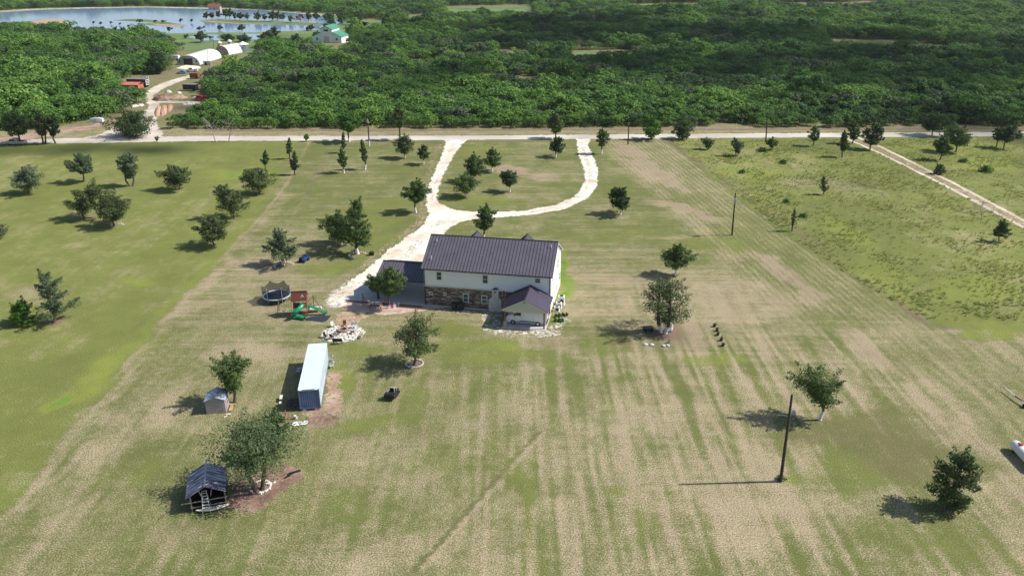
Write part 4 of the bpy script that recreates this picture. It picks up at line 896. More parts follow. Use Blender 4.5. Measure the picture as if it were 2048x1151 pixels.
# ------------------------------------------------------------------ the house
HO = Vector((-13.49, 111.70, 0)); HY = -.1853
def hw(x, y, z=0): return HO+Vector((x*math.cos(HY)-y*math.sin(HY), x*math.sin(HY)+y*math.cos(HY), z))
def house():
    r = empty('house', HO, HY, 'two storey house with dark ribbed metal roof, pale siding above and ledge stone below', 'house')
    L, W, E, R_ = 19.56, 11.9, 6.2, 9.37; sl = (R_-E)/(W/2)
    B = MB(); B.box((L/2, .10, 1.6), (L-.1, .2, 3.2)); B.build('stone_wall', M['stonewall'], r)
    B = MB(); B.box((L/2, .15, 4.7), (L, .24, 3.0))
    B.extr([(.03, 3.2), (.03, E), (W/2, R_-.02), (W, E), (W, 0), (.27, 0), (.27, 3.2)], L-.2, L, 'x')
    B.extr([(.27, 0), (.27, E-.02), (W/2, R_-.08), (W, E-.02), (W, 0)], 0.02, .2, 'x')
    B.box((L/2, W-.1, 3.1), (L-.42, .2, 6.2)); B.build('siding_wall', M['siding'], r)
    B = MB(); B.box((L/2, -.06, 3.22), (L+.04, .10, .10)); B.build('belt_trim', M['offwhite'], r)
    B = MB(); ov = .28; ye = -.3; ze = E-.3*sl
    gable_roof(B, -.3, L+.3, ye, W+.3, ze+.02, R_+.02+.0, 'x', t=.07, gap=.5, rib=.045, mr=1); ro = B.build('roof', [M['roofbrown'], M['roofseam']], r)
    for (x, y) in ((1.0, 4.6), (.9, 1.4), (18.9, 4.8)):
        b = MB(); z = E+sl*y; b.cyl((x, y, z-.02), (x, y, z+.62), .06, n=8); b.build('vent_pipe', M['white'], ro)
    for (x, y) in ((4.3, 2.6), (10, 3.1)):
        b = MB(); z = E+sl*y; b.cyl((x, y, z-.02), (x, y, z+.22), .05, n=8); b.build('vent_pipe', M['roofdark'], ro)
    B = MB(); B.box((L/2, ye-.06, ze+.0), (L+.64, .13, .14)); B.box((L/2, W+.36, ze), (L+.64, .13, .14)); B.build('gutter', M['roofdark'], r)
    B = MB()
    for x in (-.31, L+.31):
        for a, b in (((x, ye, ze-.08), (x, W/2, R_-.08)), ((x, W+.3, ze-.08), (x, W/2, R_-.08))):
            B.slab((a[0]-.03, a[1], a[2]), (a[0]+.03, a[1], a[2]), (b[0]+.03, b[1], b[2]), (b[0]-.03, b[1], b[2]), .12)
    B.build('fascia', M['offwhite'], r)
    for x in (.12, L-.12):
        b = MB(); b.box((x, -.06, 3.05), (.10, .09, 6.0)); b.box((x, -.16, .12), (.10, .22, .08)); b.build('downspout', M['roofdark'], r)
    window(r, 2.46, 4.96, .80, 1.30, .03, pane='windark', label='dark upper window nearest the left corner'); window(r, 9.64, 4.93, .82, 1.32, .03); window(r, 17.6, 5.27, .80, .72, .03, pane='windark', label='small square upper window above the van shelter')
    window(r, 6.55, 1.64, .80, 1.32, 0); window(r, 9.46, 1.6, .84, 1.26, 0)
    window(r, 1.07, 2.0, .40, .42, 0, split=False, label='tiny window with cream frame in the stone'); window(r, 3.3, 2.08, .34, .42, 0, split=False, label='second tiny window in the stone')
    for (y, z, w_, h_) in ((8.0, 5.1, .8, 1.5), (10.5, 2.0, .9, 1.4), (2.1, 4.8, .45, .6), (6.4, 1.8, .6, .8)): window(r, y, z, w_, h_, L, 'x+', pane='windark')
    # chimney of white block, stepped
    B = MB(); B.box((11.22, -.36, .98), (1.95, .70, 1.96)); B.box((11.22, -.36, 2.06), (1.55, .68, .2)); B.box((11.25, -.34, 2.85), (.95, .60, 1.4))
    ch = B.build('chimney', M['block'], r); b = MB(); b.box((11.25, -.34, 3.58), (.62, .42, .07)); b.box((11.25, -.34, 3.68), (.46, .30, .1)); b.build('chimney_cap', M['black'], ch)
    b = MB(); b.box((11.25, -.65, 3.2), (.3, .03, .2)); b.build('chimney_vent', M['roofdark'], ch)
    # shed-height porch over the van
    P = MB(); x0, x1, yf, ze2, zr2 = 13.15, 19.95, -5.7, 2.72, 4.45
    gable_roof(P, x0, x1, yf, -.02, ze2, zr2, 'y', t=.05, gap=.34, rib=.07, m=0, mr=1); pr = P.build('porch_roof', [M['rooflit'], M['roofseam']], r)
    b = MB(); xm = (x0+x1)/2; b.extr([(x0+.1, ze2-.10), (x1-.1, ze2-.10), (x1-.1, ze2-.01), (xm, zr2-.06), (x0+.1, ze2-.01)], yf+.10, yf+.18, 'y'); b.build('gable', M['sidinggreen'], pr)
    b = MB(); b.cyl((xm, yf+.06, 4.08), (xm, yf+.12, 4.08), .1); b.build('gable_vent', M['black'], pr)
    b = MB()
    for xa, xb in ((x0, xm), (x1, xm)): b.slab((xa, yf-.02, ze2-.12), (xb, yf-.02, zr2-.12), (xb, yf-.02, zr2+.04), (xa, yf-.02, ze2+.04), .04)
    b.build('barge_board', M['offwhite'], pr)
    b = MB(); b.box((13.7, -5.42, 1.3), (.17, .17, 2.6)); po = b.build('post', M['wood'], pr); c = MB(); c.box((13.7, -5.42, .45), (.42, .42, .9)); c.build('post_base', M['tan'], po)
    b = MB(); b.box((19.42, -5.42, 1.3), (.18, .18, 2.6)); b.build('post', M['rust'], pr)
    b = MB(); b.box((13.7, -.35, 1.3), (.17, .17, 2.6)); b.build('post', M['wood'], pr)
    b = MB(); b.box((19.42, -.35, 1.3), (.17, .17, 2.6)); b.build('post', M['wood'], pr)
    b = MB(); b.box((xm, -5.42, ze2-.22), (x1-x0-.6, .14, .2)); b.build('beam', M['offwhite'], pr)
    # open carport on the left
    P = MB(); gable_roof(P, -8.0, -.02, .4, 8.8, 3.55, 5.0, 'x', t=.05, gap=.45, rib=.04); cr2 = P.build('carport_roof', [M['roofbrown'], M['roofseam']], r)
    b = MB(); b.box((-4.01, .36, 3.52), (7.98, .06, .16)); b.box((-4.01, 8.84, 3.52), (7.98, .06, .16)); b.build('fascia', M['roofdark'], cr2)
    for x, y in ((-7.7, .75), (-7.7, 8.5), (-4.0, 8.5)):
        b = MB(); b.box((x, y, 1.78), (.18, .18, 3.5)); b.build('post', M['wood'], cr2)
    b = MB(); b.extr([(.7, 3.54), (4.6, 4.92), (8.5, 3.54)], -7.92, -7.86, 'x'); b.build('gable', M['siding'], cr2)
    # dormers on the far slope
    for x in (5.55, 13.9):
        P = MB(); gable_roof(P, x-1.45, x+1.45, 7.2, 12.7, 6.7, 8.05, 'y', t=.05, gap=.3, rib=.05); d = P.build('dormer', [M['rooflit'], M['roofseam']], r)
        b = MB(); b.extr([(x-1.3, 6.1), (x+1.3, 6.1), (x+1.3, 6.72), (x, 7.96), (x-1.3, 6.72)], 12.5, 12.6, 'y'); b.build('dormer_front', M['siding'], d)
        window(d, x, 6.65, .9, .8, 12.6, 'y+')
    B = MB(); B.box((L/2, W+.06, 1.1), (1.1, .08, 2.2)); B.build('door', M['wood'], r)
    # meter rack beside the chimney
    B = MB(); B.box((12.5, -.06, 1.9), (.5, .08, 2.4)); B.cyl((12.5, -.14, 2.9), (12.5, -.14, .2), .03); u = B.build('utility_panel', M['tan'], r)
    for z in (2.3, 2.75, 3.15): b = MB(); b.box((12.5, -.14, z), (.26, .07, .26)); b.build('meter', M['roofdark'], u)
    return r
house()
for nm, poly, z in (('concrete_slab', [(-12.9, -.6), (-8.9, -.5), (0, -.6), (0, 12.4), (-9.4, 12.4), (-12.4, 6.5)], .030), ('concrete_slab', [(13.3, -6.1), (19.75, -6.0), (19.75, 0), (13.3, 0)], .030), ('foundation_strip', [(-.1, -.45), (13.3, -.45), (13.3, 0), (0, 0)], .05)):
    B = MB(); B.extr([hw(*p).xy[:] for p in poly], -.05, z+.05, 'z'); o = B.build(nm, M['concrete']); tag(o, kind='structure')
B = MB(); B.extr([hw(*p).xy[:] for p in [(-12.9, -.62), (-.2, -.62), (-.2, -1.15), (-12, -1.15)]], 0, .045, 'z'); tag(B.build('brick_edging', M['rust']), kind='structure')
# air conditioners, bins
def acunit(x, y, s, lab, hh=.85):
    r = empty('air_conditioner', hw(x, y), HY, lab, 'air conditioner', 'cooling units beside the house wall'); B = MB(); B.box((0, 0, hh/2+.08), (s, s*.9, hh)); b = B.build('housing', M['white'], r, bevel=.03)
    B = MB(); B.cyl((0, 0, hh+.08), (0, 0, hh+.12), s*.36, n=16); B.build('fan_grille', M['black'], r)
    B = MB(); B.box((0, 0, .04), (s*1.25, s*1.2, .08)); B.build('pad', M['concrete'], r)
    B = MB(); B.cyl((s*.1, -s*.45-.01, hh*.55), (s*.1, -s*.45-.03, hh*.55), s*.3, n=14); B.build('fan_grille', M['black'], r)
acunit(20.75, 3.9, .95, 'tallest white cooling unit, farthest from the van shelter', 1.35)
acunit(20.55, 2.5, .8, 'white cooling unit in the middle of the row by the house wall')
acunit(20.4, 1.3, .75, 'small white cooling unit nearest the van shelter', .7)
for i, (x, w_, lab) in enumerate(((4.95, .85, 'dark blue wheeled bin, left one below the stone wall'), (6.0, .8, 'dark blue wheeled bin, right one below the stone wall'))):
    r = empty('wheeled_bin', hw(x, -.95), HY, lab, 'bin', 'bins by the stone wall'); B = MB(); B.add([(-.3, -.3, .1), (.3, -.3, .1), (.3, .3, .1), (-.3, .3, .1), (-.4, -.4, 1.05), (.4, -.4, 1.05), (.4, .4, 1.05), (-.4, .4, 1.05)], [(3, 2, 1, 0), (0, 1, 5, 4), (1, 2, 6, 5), (2, 3, 7, 6), (3, 0, 4, 7), (4, 5, 6, 7)]); B.build('body', mat('bin_blue', (.012, .016, .05), .6), r)
    B = MB(); B.box((0, 0, 1.1), (.86, .88, .09)); B.cyl((-.35, .47, 1.08), (.35, .47, 1.08), .03); B.build('lid', M['black'], r)
    for s in (-1, 1): B = MB(); B.cyl((s*.3, .3, .12), (s*.38, .3, .12), .12); B.build('wheel', M['rubber'], r)

# ------------------------------------------------------------------ vehicles
def wheel(parent, x, y, r=.36, w_=.24, side=1, rim='steel'):
    B = MB(); B.cyl((x, y-w_/2, r), (x, y+w_/2, r), r, n=18); t = B.build('wheel', M['rubber'], parent)
    B = MB(); B.cyl((x, y+side*(w_/2), r), (x, y+side*(w_/2+.02), r), r*.55, n=12); B.build('rim', M[rim], t)
def van():
    r = empty('cargo_van', hw(13.72, -4.55), HY, 'white cargo van parked facing left under the gabled porch', 'van')
    w_ = 2.0; B = MB(); prof = [(.05, .42), (5.85, .42), (5.88, 2.35), (5.7, 2.52), (1.95, 2.55), (1.55, 2.4), (.98, 1.55), (.2, 1.25), (.02, .95)]
    B.extr(prof, 0, w_); B.build('body', M['carpaint_w'], r, bevel=.09)
    def q(name, pts, m='glass'):
        b = MB(); b.add(pts, [tuple(range(len(pts)))]); return b.build(name, M[m], r)
    for y, s in ((-.012, 1), (w_+.012, -1)):
        q('side_window', [(1.12, y, 1.50), (2.18, y, 1.46), (2.16, y, 2.12), (1.72, y, 2.16), (1.5, y, 2.02)])
        b = MB(); b.box((3.45, y, .5), (4.3, .03, .1)); b.build('sill_trim', M['black'], r)
        b = MB(); b.box((3.2, y-.004*s, .68), (2.5, .02, .09)); b.build('rub_strip', M['black'], r)
        b = MB(); b.box((2.02, y-.004*s, 1.28), (.16, .02, .05)); b.build('door_handle', M['black'], r)
        b = MB(); b.box((1.22, y-s*.13, 1.62), (.16, .22, .32)); b.build('mirror', M['black'], r)
        b = MB(); b.box((2.3, y, 1.42), (.02, .008, 1.7)); b.box((4.0, y, 1.42), (.02, .008, 1.7)); b.build('door_seam', M['darkmetal'], r)
    q('windshield', [(.98-.02, .18, 1.57), (1.54-.02, .24, 2.39), (1.54-.02, w_-.24, 2.39), (.98-.02, w_-.18, 1.57)])
    for y in (.25, w_-.25):
        b = MB(); b.box((.06, y, .95), (.10, .34, .3)); b.build('headlight', M['steel'], r)
        b = MB(); b.box((5.89, y-.1 if y < 1 else y+.1, 1.3), (.04, .14, .8)); b.build('tail_light', M['red'], r)
    b = MB(); b.box((.04, w_/2, .5), (.16, w_*.96, .28)); b.build('front_bumper', M['black'], r)
    b = MB(); b.box((5.9, w_/2, .46), (.16, w_*.94, .2)); b.build('rear_bumper', M['black'], r)
    for x in (.98, 4.65): wheel(r, x, .10, .37, .26, -1); wheel(r, x, w_-.10, .37, .26, 1)
van()
def pickup(p, rz, lab, paint, cat='pickup truck', L=5.4, kind='pickup', group=None):
    r = empty('pickup_truck' if kind == 'pickup' else 'parked_car', p, rz, lab, cat, group); w_ = 1.9
    if kind == 'pickup': prof = [(.0, .5), (L, .5), (L, 1.12), (3.35, 1.12), (3.2, 1.78), (1.85, 1.8), (1.3, 1.2), (.1, 1.02)]
    else: prof = [(.0, .38), (L-.7, .38), (L-.7, .95), (L-1.0, 1.02), (L-1.5, 1.45), (1.9, 1.48), (1.1, 1.0), (.1, .85)]
    B = MB(); B.extr(prof, -w_/2, w_/2); B.build('body', paint, r, bevel=.07)
    if kind == 'pickup': b = MB(); b.box((4.35, 0, 1.125), (1.75, 1.55, .02)); b.build('bed', M['black'], r)
    z = 1.22 if kind == 'pickup' else 1.02; zt = 1.68 if kind == 'pickup' else 1.38; x1 = 3.15 if kind == 'pickup' else L-1.6
    for s in (-1, 1):
        b = MB(); y = s*(w_/2+.01); b.add([(1.45, y, z), (x1, y, z), (x1-.1, y, zt), (1.9, y, zt)], [(0, 1, 2, 3)]); b.build('side_window', M['glass'], r)
        for x in (.95, L-1.25 if kind == 'pickup' else L-1.7): wheel(r, x, s*(w_/2-.1), .37, .26, s)
        b = MB(); b.box((.06, s*.7, .85 if kind == 'pickup' else .72), (.1, .3, .16)); b.build('headlight', M['steel'], r)
    b = MB(); e = (1.3, 1.2, 1.85, 1.8) if kind == 'pickup' else (1.1, 1.0, 1.9, 1.48)
    b.add([(e[0]-.0, -.8, e[1]+.03), (e[2]-.02, -.72, e[3]-.02), (e[2]-.02, .72, e[3]-.02), (e[0], .8, e[1]+.03)], [(0, 1, 2, 3)]); b.build('windshield', M['glass'], r)
    return r
pickup(at(13, 289.5), .02, 'silver pickup truck parked on the road at the far left under trees', mat('silver', (.5, .5, .52), .3, .3))
pickup(hw(-9.9, 4.2), HY+.0, 'white car poking out of the left carport on the pale drive', M['carpaint_w'], 'car', 4.6, 'car')
pickup(hw(-9.6, 7.2), HY+.1, 'black car beside the white one under the left carport', mat('car_black', (.02, .02, .022), .25), 'car', 4.6, 'car')
pickup(at(354, 148), .25, 'blue car on the grass below the long white arched barn', mat('car_blue', (.12, .25, .42), .35), 'car', 4.6, 'car')
pickup(at(372, 144), .1, 'white pickup truck right of the blue car near the arched barn', M['carpaint_w'])
t_ = pickup(at(387, 201), .0, 'red truck with white nose on the dirt track beside the thicket', M['red'], 'truck', 6.8)
b = MB(); b.box((5.2, 0, 1.35), (2.8, 1.9, .7)); b.build('tank_body', M['red'], t_); b = MB(); b.box((.4, 0, 1.0), (.75, 1.93, .5)); b.build('bonnet', M['white'], t_)

# quad bike and mower
def quad_bike(p, rz, lab, paint):
    r = empty('quad_bike', p, rz, lab, 'quad bike')
    for x in (-.62, .62):
        for y in (-.42, .42): B = MB(); B.cyl((x, y-.13, .3), (x, y+.13, .3), .3, n=14); t = B.build('wheel', M['rubber'], r); B = MB(); B.cyl((x, y-.14, .3), (x, y+.14, .3), .13, n=10); B.build('rim', M['darkmetal'], t)
    B = MB(); B.extr([(-.95, .55), (-.35, .5), (.35, .5), (.95, .6), (.9, .78), (.35, .82), (.1, .78), (-.3, .86), (-.9, .82)], -.42, .42); B.build('body', paint, r, bevel=.08)
    B = MB(); B.box((-.2, 0, .93), (.75, .3, .13)); B.build('seat', M['black'], r, bevel=.04)
    B = MB(); B.tube([(.3, -.38, 1.12), (.4, -.1, 1.05), (.4, .1, 1.05), (.3, .38, 1.12)], .025, 6); B.cyl((.4, 0, 1.05), (.55, 0, .7), .03); B.build('handlebar', M['black'], r)
    for x in (-.72, .75): B = MB(); B.box((x, 0, .92), (.5, .75, .03)); B.build('rack', M['black'], r)
quad_bike(at(609, 522), 1.2, 'dark blue quad bike on the grass right of the broad grey cedar', M['bluepaint'])
def mower(p, rz):
    r = empty('ride_on_mower', p, rz, 'black ride-on mower with grass catcher standing alone on the lawn right of the container', 'mower')
    for x, y, a in ((-.45, -.45, .28), (-.45, .45, .28), (.75, -.35, .17), (.75, .35, .17)): B = MB(); B.cyl((x, y-.11, a), (x, y+.11, a), a, n=14); B.build('wheel', M['rubber'], r)
    B = MB(); B.extr([(-.9, .35), (.6, .35), (.85, .42), (.8, .62), (.1, .6), (-.1, .75), (-.85, .78)], -.38, .38); B.build('body', M['darkmetal'], r, bevel=.05)
    B = MB(); B.box((.2, 0, .2), (1.1, 1.25, .18)); B.build('cutting_deck', M['black'], r, bevel=.05)
    B = MB(); B.box((-.15, 0, .84), (.5, .5, .12)); B.box((-.4, 0, 1.08), (.12, .5, .5)); B.build('seat', M['black'], r, bevel=.04)
    for s in (-1, 1): B = MB(); B.tube([(.2, s*.3, .6), (.25, s*.34, 1.0), (.02, s*.2, 1.15)], .03, 6); B.build('lever', M['white'], r)
    B = MB(); B.tube([(-.65, -.42, .6), (-.65, -.42, 1.5), (-.65, .42, 1.5), (-.65, .42, .6)], .035, 6); B.build('roll_bar', M['white'], r)
    B = MB(); B.box((-1.15, 0, .62), (.62, 1.3, .62)); B.build('grass_catcher', M['black'], r, bevel=.06)
mower(at(787, 790), 1.35)

# ------------------------------------------------------------------ play things
def trampoline():
    c = at(553, 590, .9); r = empty('trampoline', (c.x, c.y, 0), .15, 'round trampoline with pale blue rim and black safety net left of the play tower', 'trampoline'); R = 2.1
    B = MB(); B.cyl((0, 0, .86), (0, 0, .90), R-.18, n=36); B.build('jumping_mat', M['trampmat'], r)
    B = MB(); B.ring((0, 0, .91), R-.05, .13, 36, 6); B.build('rim_pad', M['trampblue'], r)
    net = MB(); n = 36; vs = []; zt = 2.65
    for i in range(n):
        a = 2*PI*i/n; k = abs(((i/6) % 1)-.5)*2; z = zt-.55*(1-k*k); rr = R*(1-.05*(1-k))
        vs += [(rr*math.cos(a), rr*math.sin(a), .95), (rr*.99*math.cos(a), rr*.99*math.sin(a), (.95+z)/2), (rr*math.cos(a), rr*math.sin(a), z)]
    net.add(vs, [(i*3+j, ((i+1) % n)*3+j, ((i+1) % n)*3+j+1, i*3+j+1) for i in range(n) for j in (0, 1)]); net.build('safety_net', M['net'], r)
    for i in range(6):
        a = 2*PI*i/6; c_, s_ = math.cos(a), math.sin(a); B = MB(); B.tube([(R*c_*1.03, R*s_*1.03, .35), (R*c_*1.03, R*s_*1.03, 2.7)], .035, 8); B.ball((R*c_*1.03, R*s_*1.03, 2.72), .07, 6); B.build('net_pole', M['trampblue'], r)
    for i in range(3):
        a = 2*PI*i/3+.5; d = .35; B = MB(); P = [(R*.95*math.cos(a-d), R*.95*math.sin(a-d), .88), (R*.95*math.cos(a-d), R*.95*math.sin(a-d), .05), (R*.95*math.cos(a+d), R*.95*math.sin(a+d), .05), (R*.95*math.cos(a+d), R*.95*math.sin(a+d), .88)]; B.tube(P, .035, 8); B.build('leg', M['darkmetal'], r)
trampoline()
def playset():
    p = at(604, 629); r = empty('play_tower', p, .12, 'wooden play tower with brown roof, green tube slide and green wave slide', 'playset')
    for x in (-.95, .95):
        for y in (-.75, .75): B = MB(); B.box((x, y, 1.35), (.12, .12, 2.7)); B.build('post', M['wood'], r)
    B = MB(); B.box((0, 0, 1.5), (2.1, 1.7, .1)); B.build('deck', M['cedarwood'], r)
    B = MB()
    for i in range(9): B.box((-.9+i*.1, -.82, 1.95), (.08, .03, .8))
    B.box((-.5, -.80, 2.3), (1.0, .05, .1)); B.build('railing', M['playroof'], r)
    B = MB()
    for i in range(5): B.box((.4+i*.12, -.82, 1.95), (.09, .03, .8))
    B.build('railing', M['cedarwood'], r)
    B = MB()
    for i in range(9): B.box((.98, -.75+i*.18, 1.95), (.03, .1, .8))
    B.build('railing', M['cedarwood'], r)
    B = MB(); gable_roof(B, -1.25, 1.1, -1.0, 1.0, 2.65, 3.75, 'x', t=.06, gap=.25, rib=.012); ro = B.build('roof', [M['playroof'], M['playroof']], r)
    B = MB(); B.extr([(.1, 3.15), (.7, 3.15), (.4, 3.5)], -.62, -.55, 'y'); B.build('dormer', M['stonewhite'], ro)
    B = MB(); B.extr([(-.95, 2.7), (.95, 2.7), (0, 3.66)], 1.0, 1.04, 'x'); B.build('gable', M['cedarwood'], ro)
    B = MB(); B.tube([(.35, -.8, 1.95), (.2, -1.25, 1.85), (-.35, -1.75, 1.5), (-.95, -1.85, 1.1), (-1.15, -1.5, .75), (-.7, -1.35, .5), (0, -1.65, .35), (.65, -2.05, .28)], [.33, .34, .34, .34, .34, .33, .31, .26], 12, 0, caps=False); B.build('tube_slide', M['green'], r)
    B = MB(); W_ = [(1.0, 1.55), (1.5, 1.4), (2.0, 1.15), (2.5, .95), (3.0, .55), (3.4, .35), (3.8, .3)]
    for i in range(len(W_)-1):
        (a, za), (b_, zb) = W_[i], W_[i+1]
        B.slab((a, -.62, za), (b_, -.62, zb), (b_, -.12, zb), (a, -.12, za), .04)
        for y in (-.68, -.10): B.slab((a, y, za-.02), (b_, y, zb-.02), (b_, y, zb+.16), (a, y, za+.16), .05)
    B.build('wave_slide', M['green'], r)
    B = MB(); B.tube([(-1.0, .3, 2.35), (-3.4, .8, 2.35)], .06, 6); sb = B.build('swing_beam', M['wood'], r)
    for s in (-1, 1): B = MB(); B.tube([(-3.3, .8, 2.35), (-3.6, .8+s*1.0, 0)], .05, 6); B.build('leg', M['wood'], sb)
    for x in (-1.7, -2.7):
        B = MB(); B.box((x, .55, .55), (.45, .18, .04)); B.build('swing_seat', M['green'], sb); B = MB(); B.cyl((x-.2, .55, .57), (x-.2, .55, 2.3), .012, n=5); B.cyl((x+.2, .55, .57), (x+.2, .55, 2.3), .012, n=5); B.build('chain', M['darkmetal'], sb)
    B = MB(); B.tube([(1.0, .9, 1.7), (1.75, 1.0, 2.65), (3.1, .4, 0)], .06, 6); B.tube([(1.75, 1.0, 2.65), (1.6, 1.9, 0)], .06, 6); B.tube([(1.25, .9, .8), (2.7, .55, .75)], .04, 6); B.build('climbing_frame', M['wood'], r)
    B = MB()
    for i in range(6): B.box((1.3, .9, .3+i*.25), (.5, .06, .06))
    B.build('ladder', M['wood'], r)
    B = MB(); B.slab((1.15, .3, .62), (3.0, .5, .6), (2.8, 1.35, .66), (1.25, 1.25, .7), .03); B.build('shade_cloth', M['stonewhite'], r)
    B = MB(); B.box((0, -.2, .45), (1.6, 1.0, .08)); B.box((0, -.75, .3), (1.7, .25, .06)); B.build('table', M['wood'], r)
playset()
B = MB(); B.extr([at(*q).xy[:] for q in ((607, 638), (622, 633), (640, 631), (662, 631), (655, 640), (646, 644), (630, 642), (612, 641))], .01, .04, 'z'); tag(B.build('rubber_mat', mat('mat_blue', (.02, .03, .055), .8)), 'dark blue rubber mat on the grass below the green slides', 'mat')

# ------------------------------------------------------------------ fire pit
def stones_on(B, pts, rmin, rmax, z=.06, seed=1, m=0, flat=.4):
    q = random.Random(seed)
    for i, (x, y) in enumerate(pts): a = q.uniform(rmin, rmax); B.ball((x, y, z), (a*q.uniform(.8, 1.3), a*q.uniform(.7, 1.1), a*flat*q.uniform(.8, 1.3)), 6, m, .18, seed*100+i)
def firepit():
    c = at(685, 667); r = empty('stone_patio', c, 0, 'rough oval patio of white flagstones behind the container', 'patio'); q = random.Random(4); B = MB()
    y = -2.75
    while y < 2.75:
        x = -3.0
        while x < 3.0:
            w_ = q.uniform(.35, .75); X, Y = x+w_/2, y+q.uniform(-.08, .08)
            if (X/2.95)**2+(Y/2.75)**2 < 1 and (X**2+(Y-.9)**2) > .5 and q.random() > .06:
                n = 6; h = q.uniform(.03, .06); po = [(X+w_*.56*math.cos(2*PI*k/n)*q.uniform(.75, 1.1), Y+.25*math.sin(2*PI*k/n)*q.uniform(.8, 1.2)) for k in range(n)]
                B.extr(po, .0, h, 'z')
            x += w_+.05
        y += .46
    B.build('flagstones', M['stonewhite'], r)
    B = MB(); stones_on(B, [(2.95*math.cos(a*PI/22)+.0, 2.8*math.sin(a*PI/22)) for a in range(0, 44) if a % 4], .10, .18, .04, 5); B.build('edge_stones', M['stonewhite'], r)
    r2 = empty('fire_pit', c+Vector((-.08, .9, 0)), 0, 'round pinkish stone fire pit with dark ash in the middle of the white patio', 'fire pit')
    B = MB()
    for k in range(2):
        for i in range(12): a = 2*PI*(i+.5*k)/12; B.box((.62*math.cos(a), .62*math.sin(a), .12+.17*k), (.2, .3, .16), rotm(rz=a))
    B.build('stone_ring', M['stonepink'], r2); B = MB(); B.cyl((0, 0, .02), (0, 0, .15), .52, n=16); B.build('ashes', M['charcoal'], r2)
    r3 = empty('fire_grate', c+Vector((-.75, -.35, 0)), .3, 'round black cooking grate on the patio in front of the fire pit', 'grate'); B = MB(); B.ring((0, 0, .28), .5, .03, 20, 5); 
    for i in range(-4, 5): l = math.sqrt(max(0, .25-(i*.1)**2)); B.cyl((i*.1, -l, .28), (i*.1, l, .28), .018, n=5)
    B.build('rack', M['black'], r3)
    for a in (.5, 2.6, 4.7): B = MB(); B.cyl((.45*math.cos(a), .45*math.sin(a), .28), (.45*math.cos(a), .45*math.sin(a), 0), .02, n=5); B.build('leg', M['black'], r3)
firepit()
def chair(p, rz, m, lab, group='chairs round the fire pit'):
    r = empty('garden_chair', p, rz, lab, 'chair', group); r.scale = (.85, .85, .85); B = MB(); B.box((0, 0, .40), (.55, .52, .05)); B.build('seat', m, r)
    B = MB(); B.box((0, .30, .72), (.55, .05, .62), rotm(rx=-.25)); B.build('backrest', m, r)
    for x in (-.25, .25):
        for y in (-.22, .24): B = MB(); B.box((x, y, .19), (.05, .05, .38)); B.build('leg', m, r)
        B = MB(); B.box((x*1.15, 0, .60), (.07, .55, .03)); B.build('armrest', m, r)
chair(at(652, 675), 1.2, M['black'], 'black chair at the left end of the white patio'); chair(at(664, 677), 2.6, M['black'], 'black chair left of the black bench on the patio')
chair(at(666, 654), .6, M['stonewhite'], 'pale chair at the upper left rim of the patio'); chair(at(704, 656), -.4, M['white'], 'white chair at the upper right rim, left of its twin'); chair(at(710, 655), -.7, M['white'], 'white chair at the upper right rim, right of its twin')
chair(at(705, 667), -1.5, M['darkmetal'], 'dark chair on the right half of the patio'); chair(at(721, 676), -2.0, M['stonepink'], 'pinkish chair standing off the patio on the right'); chair(at(689, 652), 0, M['rust'], 'brown chair at the top rim of the patio')
chair(at(662, 722), -1.4, M['white'], 'white plastic chair right of the container, farther one', 'chairs beside the container'); chair(at(664, 735), -1.2, M['white'], 'white plastic chair right of the container, nearer one', 'chairs beside the container')
def bench(p, rz, lab, m='black', back=True, w_=1.3):
    r = empty('garden_bench', p, rz, lab, 'bench'); B = MB()
    for i in range(4): B.box((0, -.18+i*.12, .45), (w_, .1, .04))
    B.build('seat', M[m], r)
    if back:
        B = MB()
        for i in range(4): B.box((0, .27+i*.03, .58+i*.12), (w_, .04, .1))
        B.build('backrest', M[m], r)
    for x in (-w_*.44, w_*.44):
        for y in (-.18, .22): B = MB(); B.box((x, y, .22), (.06, .06, .44)); B.build('leg', M[m], r)
bench(at(676, 687), PI+.05, 'black bench facing the fire pit at the lower rim of the patio')
def picnic(p, rz):
    r = empty('picnic_table', p, rz, 'pale topped picnic table between the two cedars in the left field', 'table'); B = MB()
    for i in range(5): B.box((0, -.36+i*.18, .76), (1.9, .15, .04))
    B.build('table_top', M['oldwood'], r)
    for s in (-1, 1):
        B = MB(); B.box((0, s*.75, .45), (1.9, .26, .04)); B.build('seat', M['oldwood'], r)
        B = MB(); B.box((s*.7, 0, .42), (.06, 1.5, .08)); B.box((s*.7, .3, .38), (.07, .07, .8), rotm(rx=.35)); B.box((s*.7, -.3, .38), (.07, .07, .8), rotm(rx=-.35)); B.build('leg', M['wood'], r)
picnic(at(184, 440), .1)
# hammock, bicycle, post on the gravel
def hammock():
    p = at(752, 612); r = empty('hammock', p, -.1, 'curved wooden hammock stand with slack hammock on the pink gravel', 'hammock'); B = MB(); pts = [(-2.0+4.0*i/14, 0, 1.45*((i/7-1)**2)+.12) for i in range(15)]
    B.tube(pts, .07, 6); B.build('arc_stand', M['wood'], r)
    for x in (-.9, .9): B = MB(); B.box((x, 0, .06), (.1, 1.3, .1)); B.build('foot', M['wood'], r)
    B = MB(); n = 10
    vs = []
    for i in range(n+1):
        u = i/n; x = -1.7+3.4*u; z = 1.25-.85*math.sin(PI*u); w_ = .08+.42*math.sin(PI*u)
        vs += [(x, -w_, z), (x, 0, z-.12*math.sin(PI*u)), (x, w_, z)]
    B.add(vs, [(i*3+j, (i+1)*3+j, (i+1)*3+j+1, i*3+j+1) for i in range(n) for j in (0, 1)]); B.build('cloth', M['canvas'], r)
hammock()
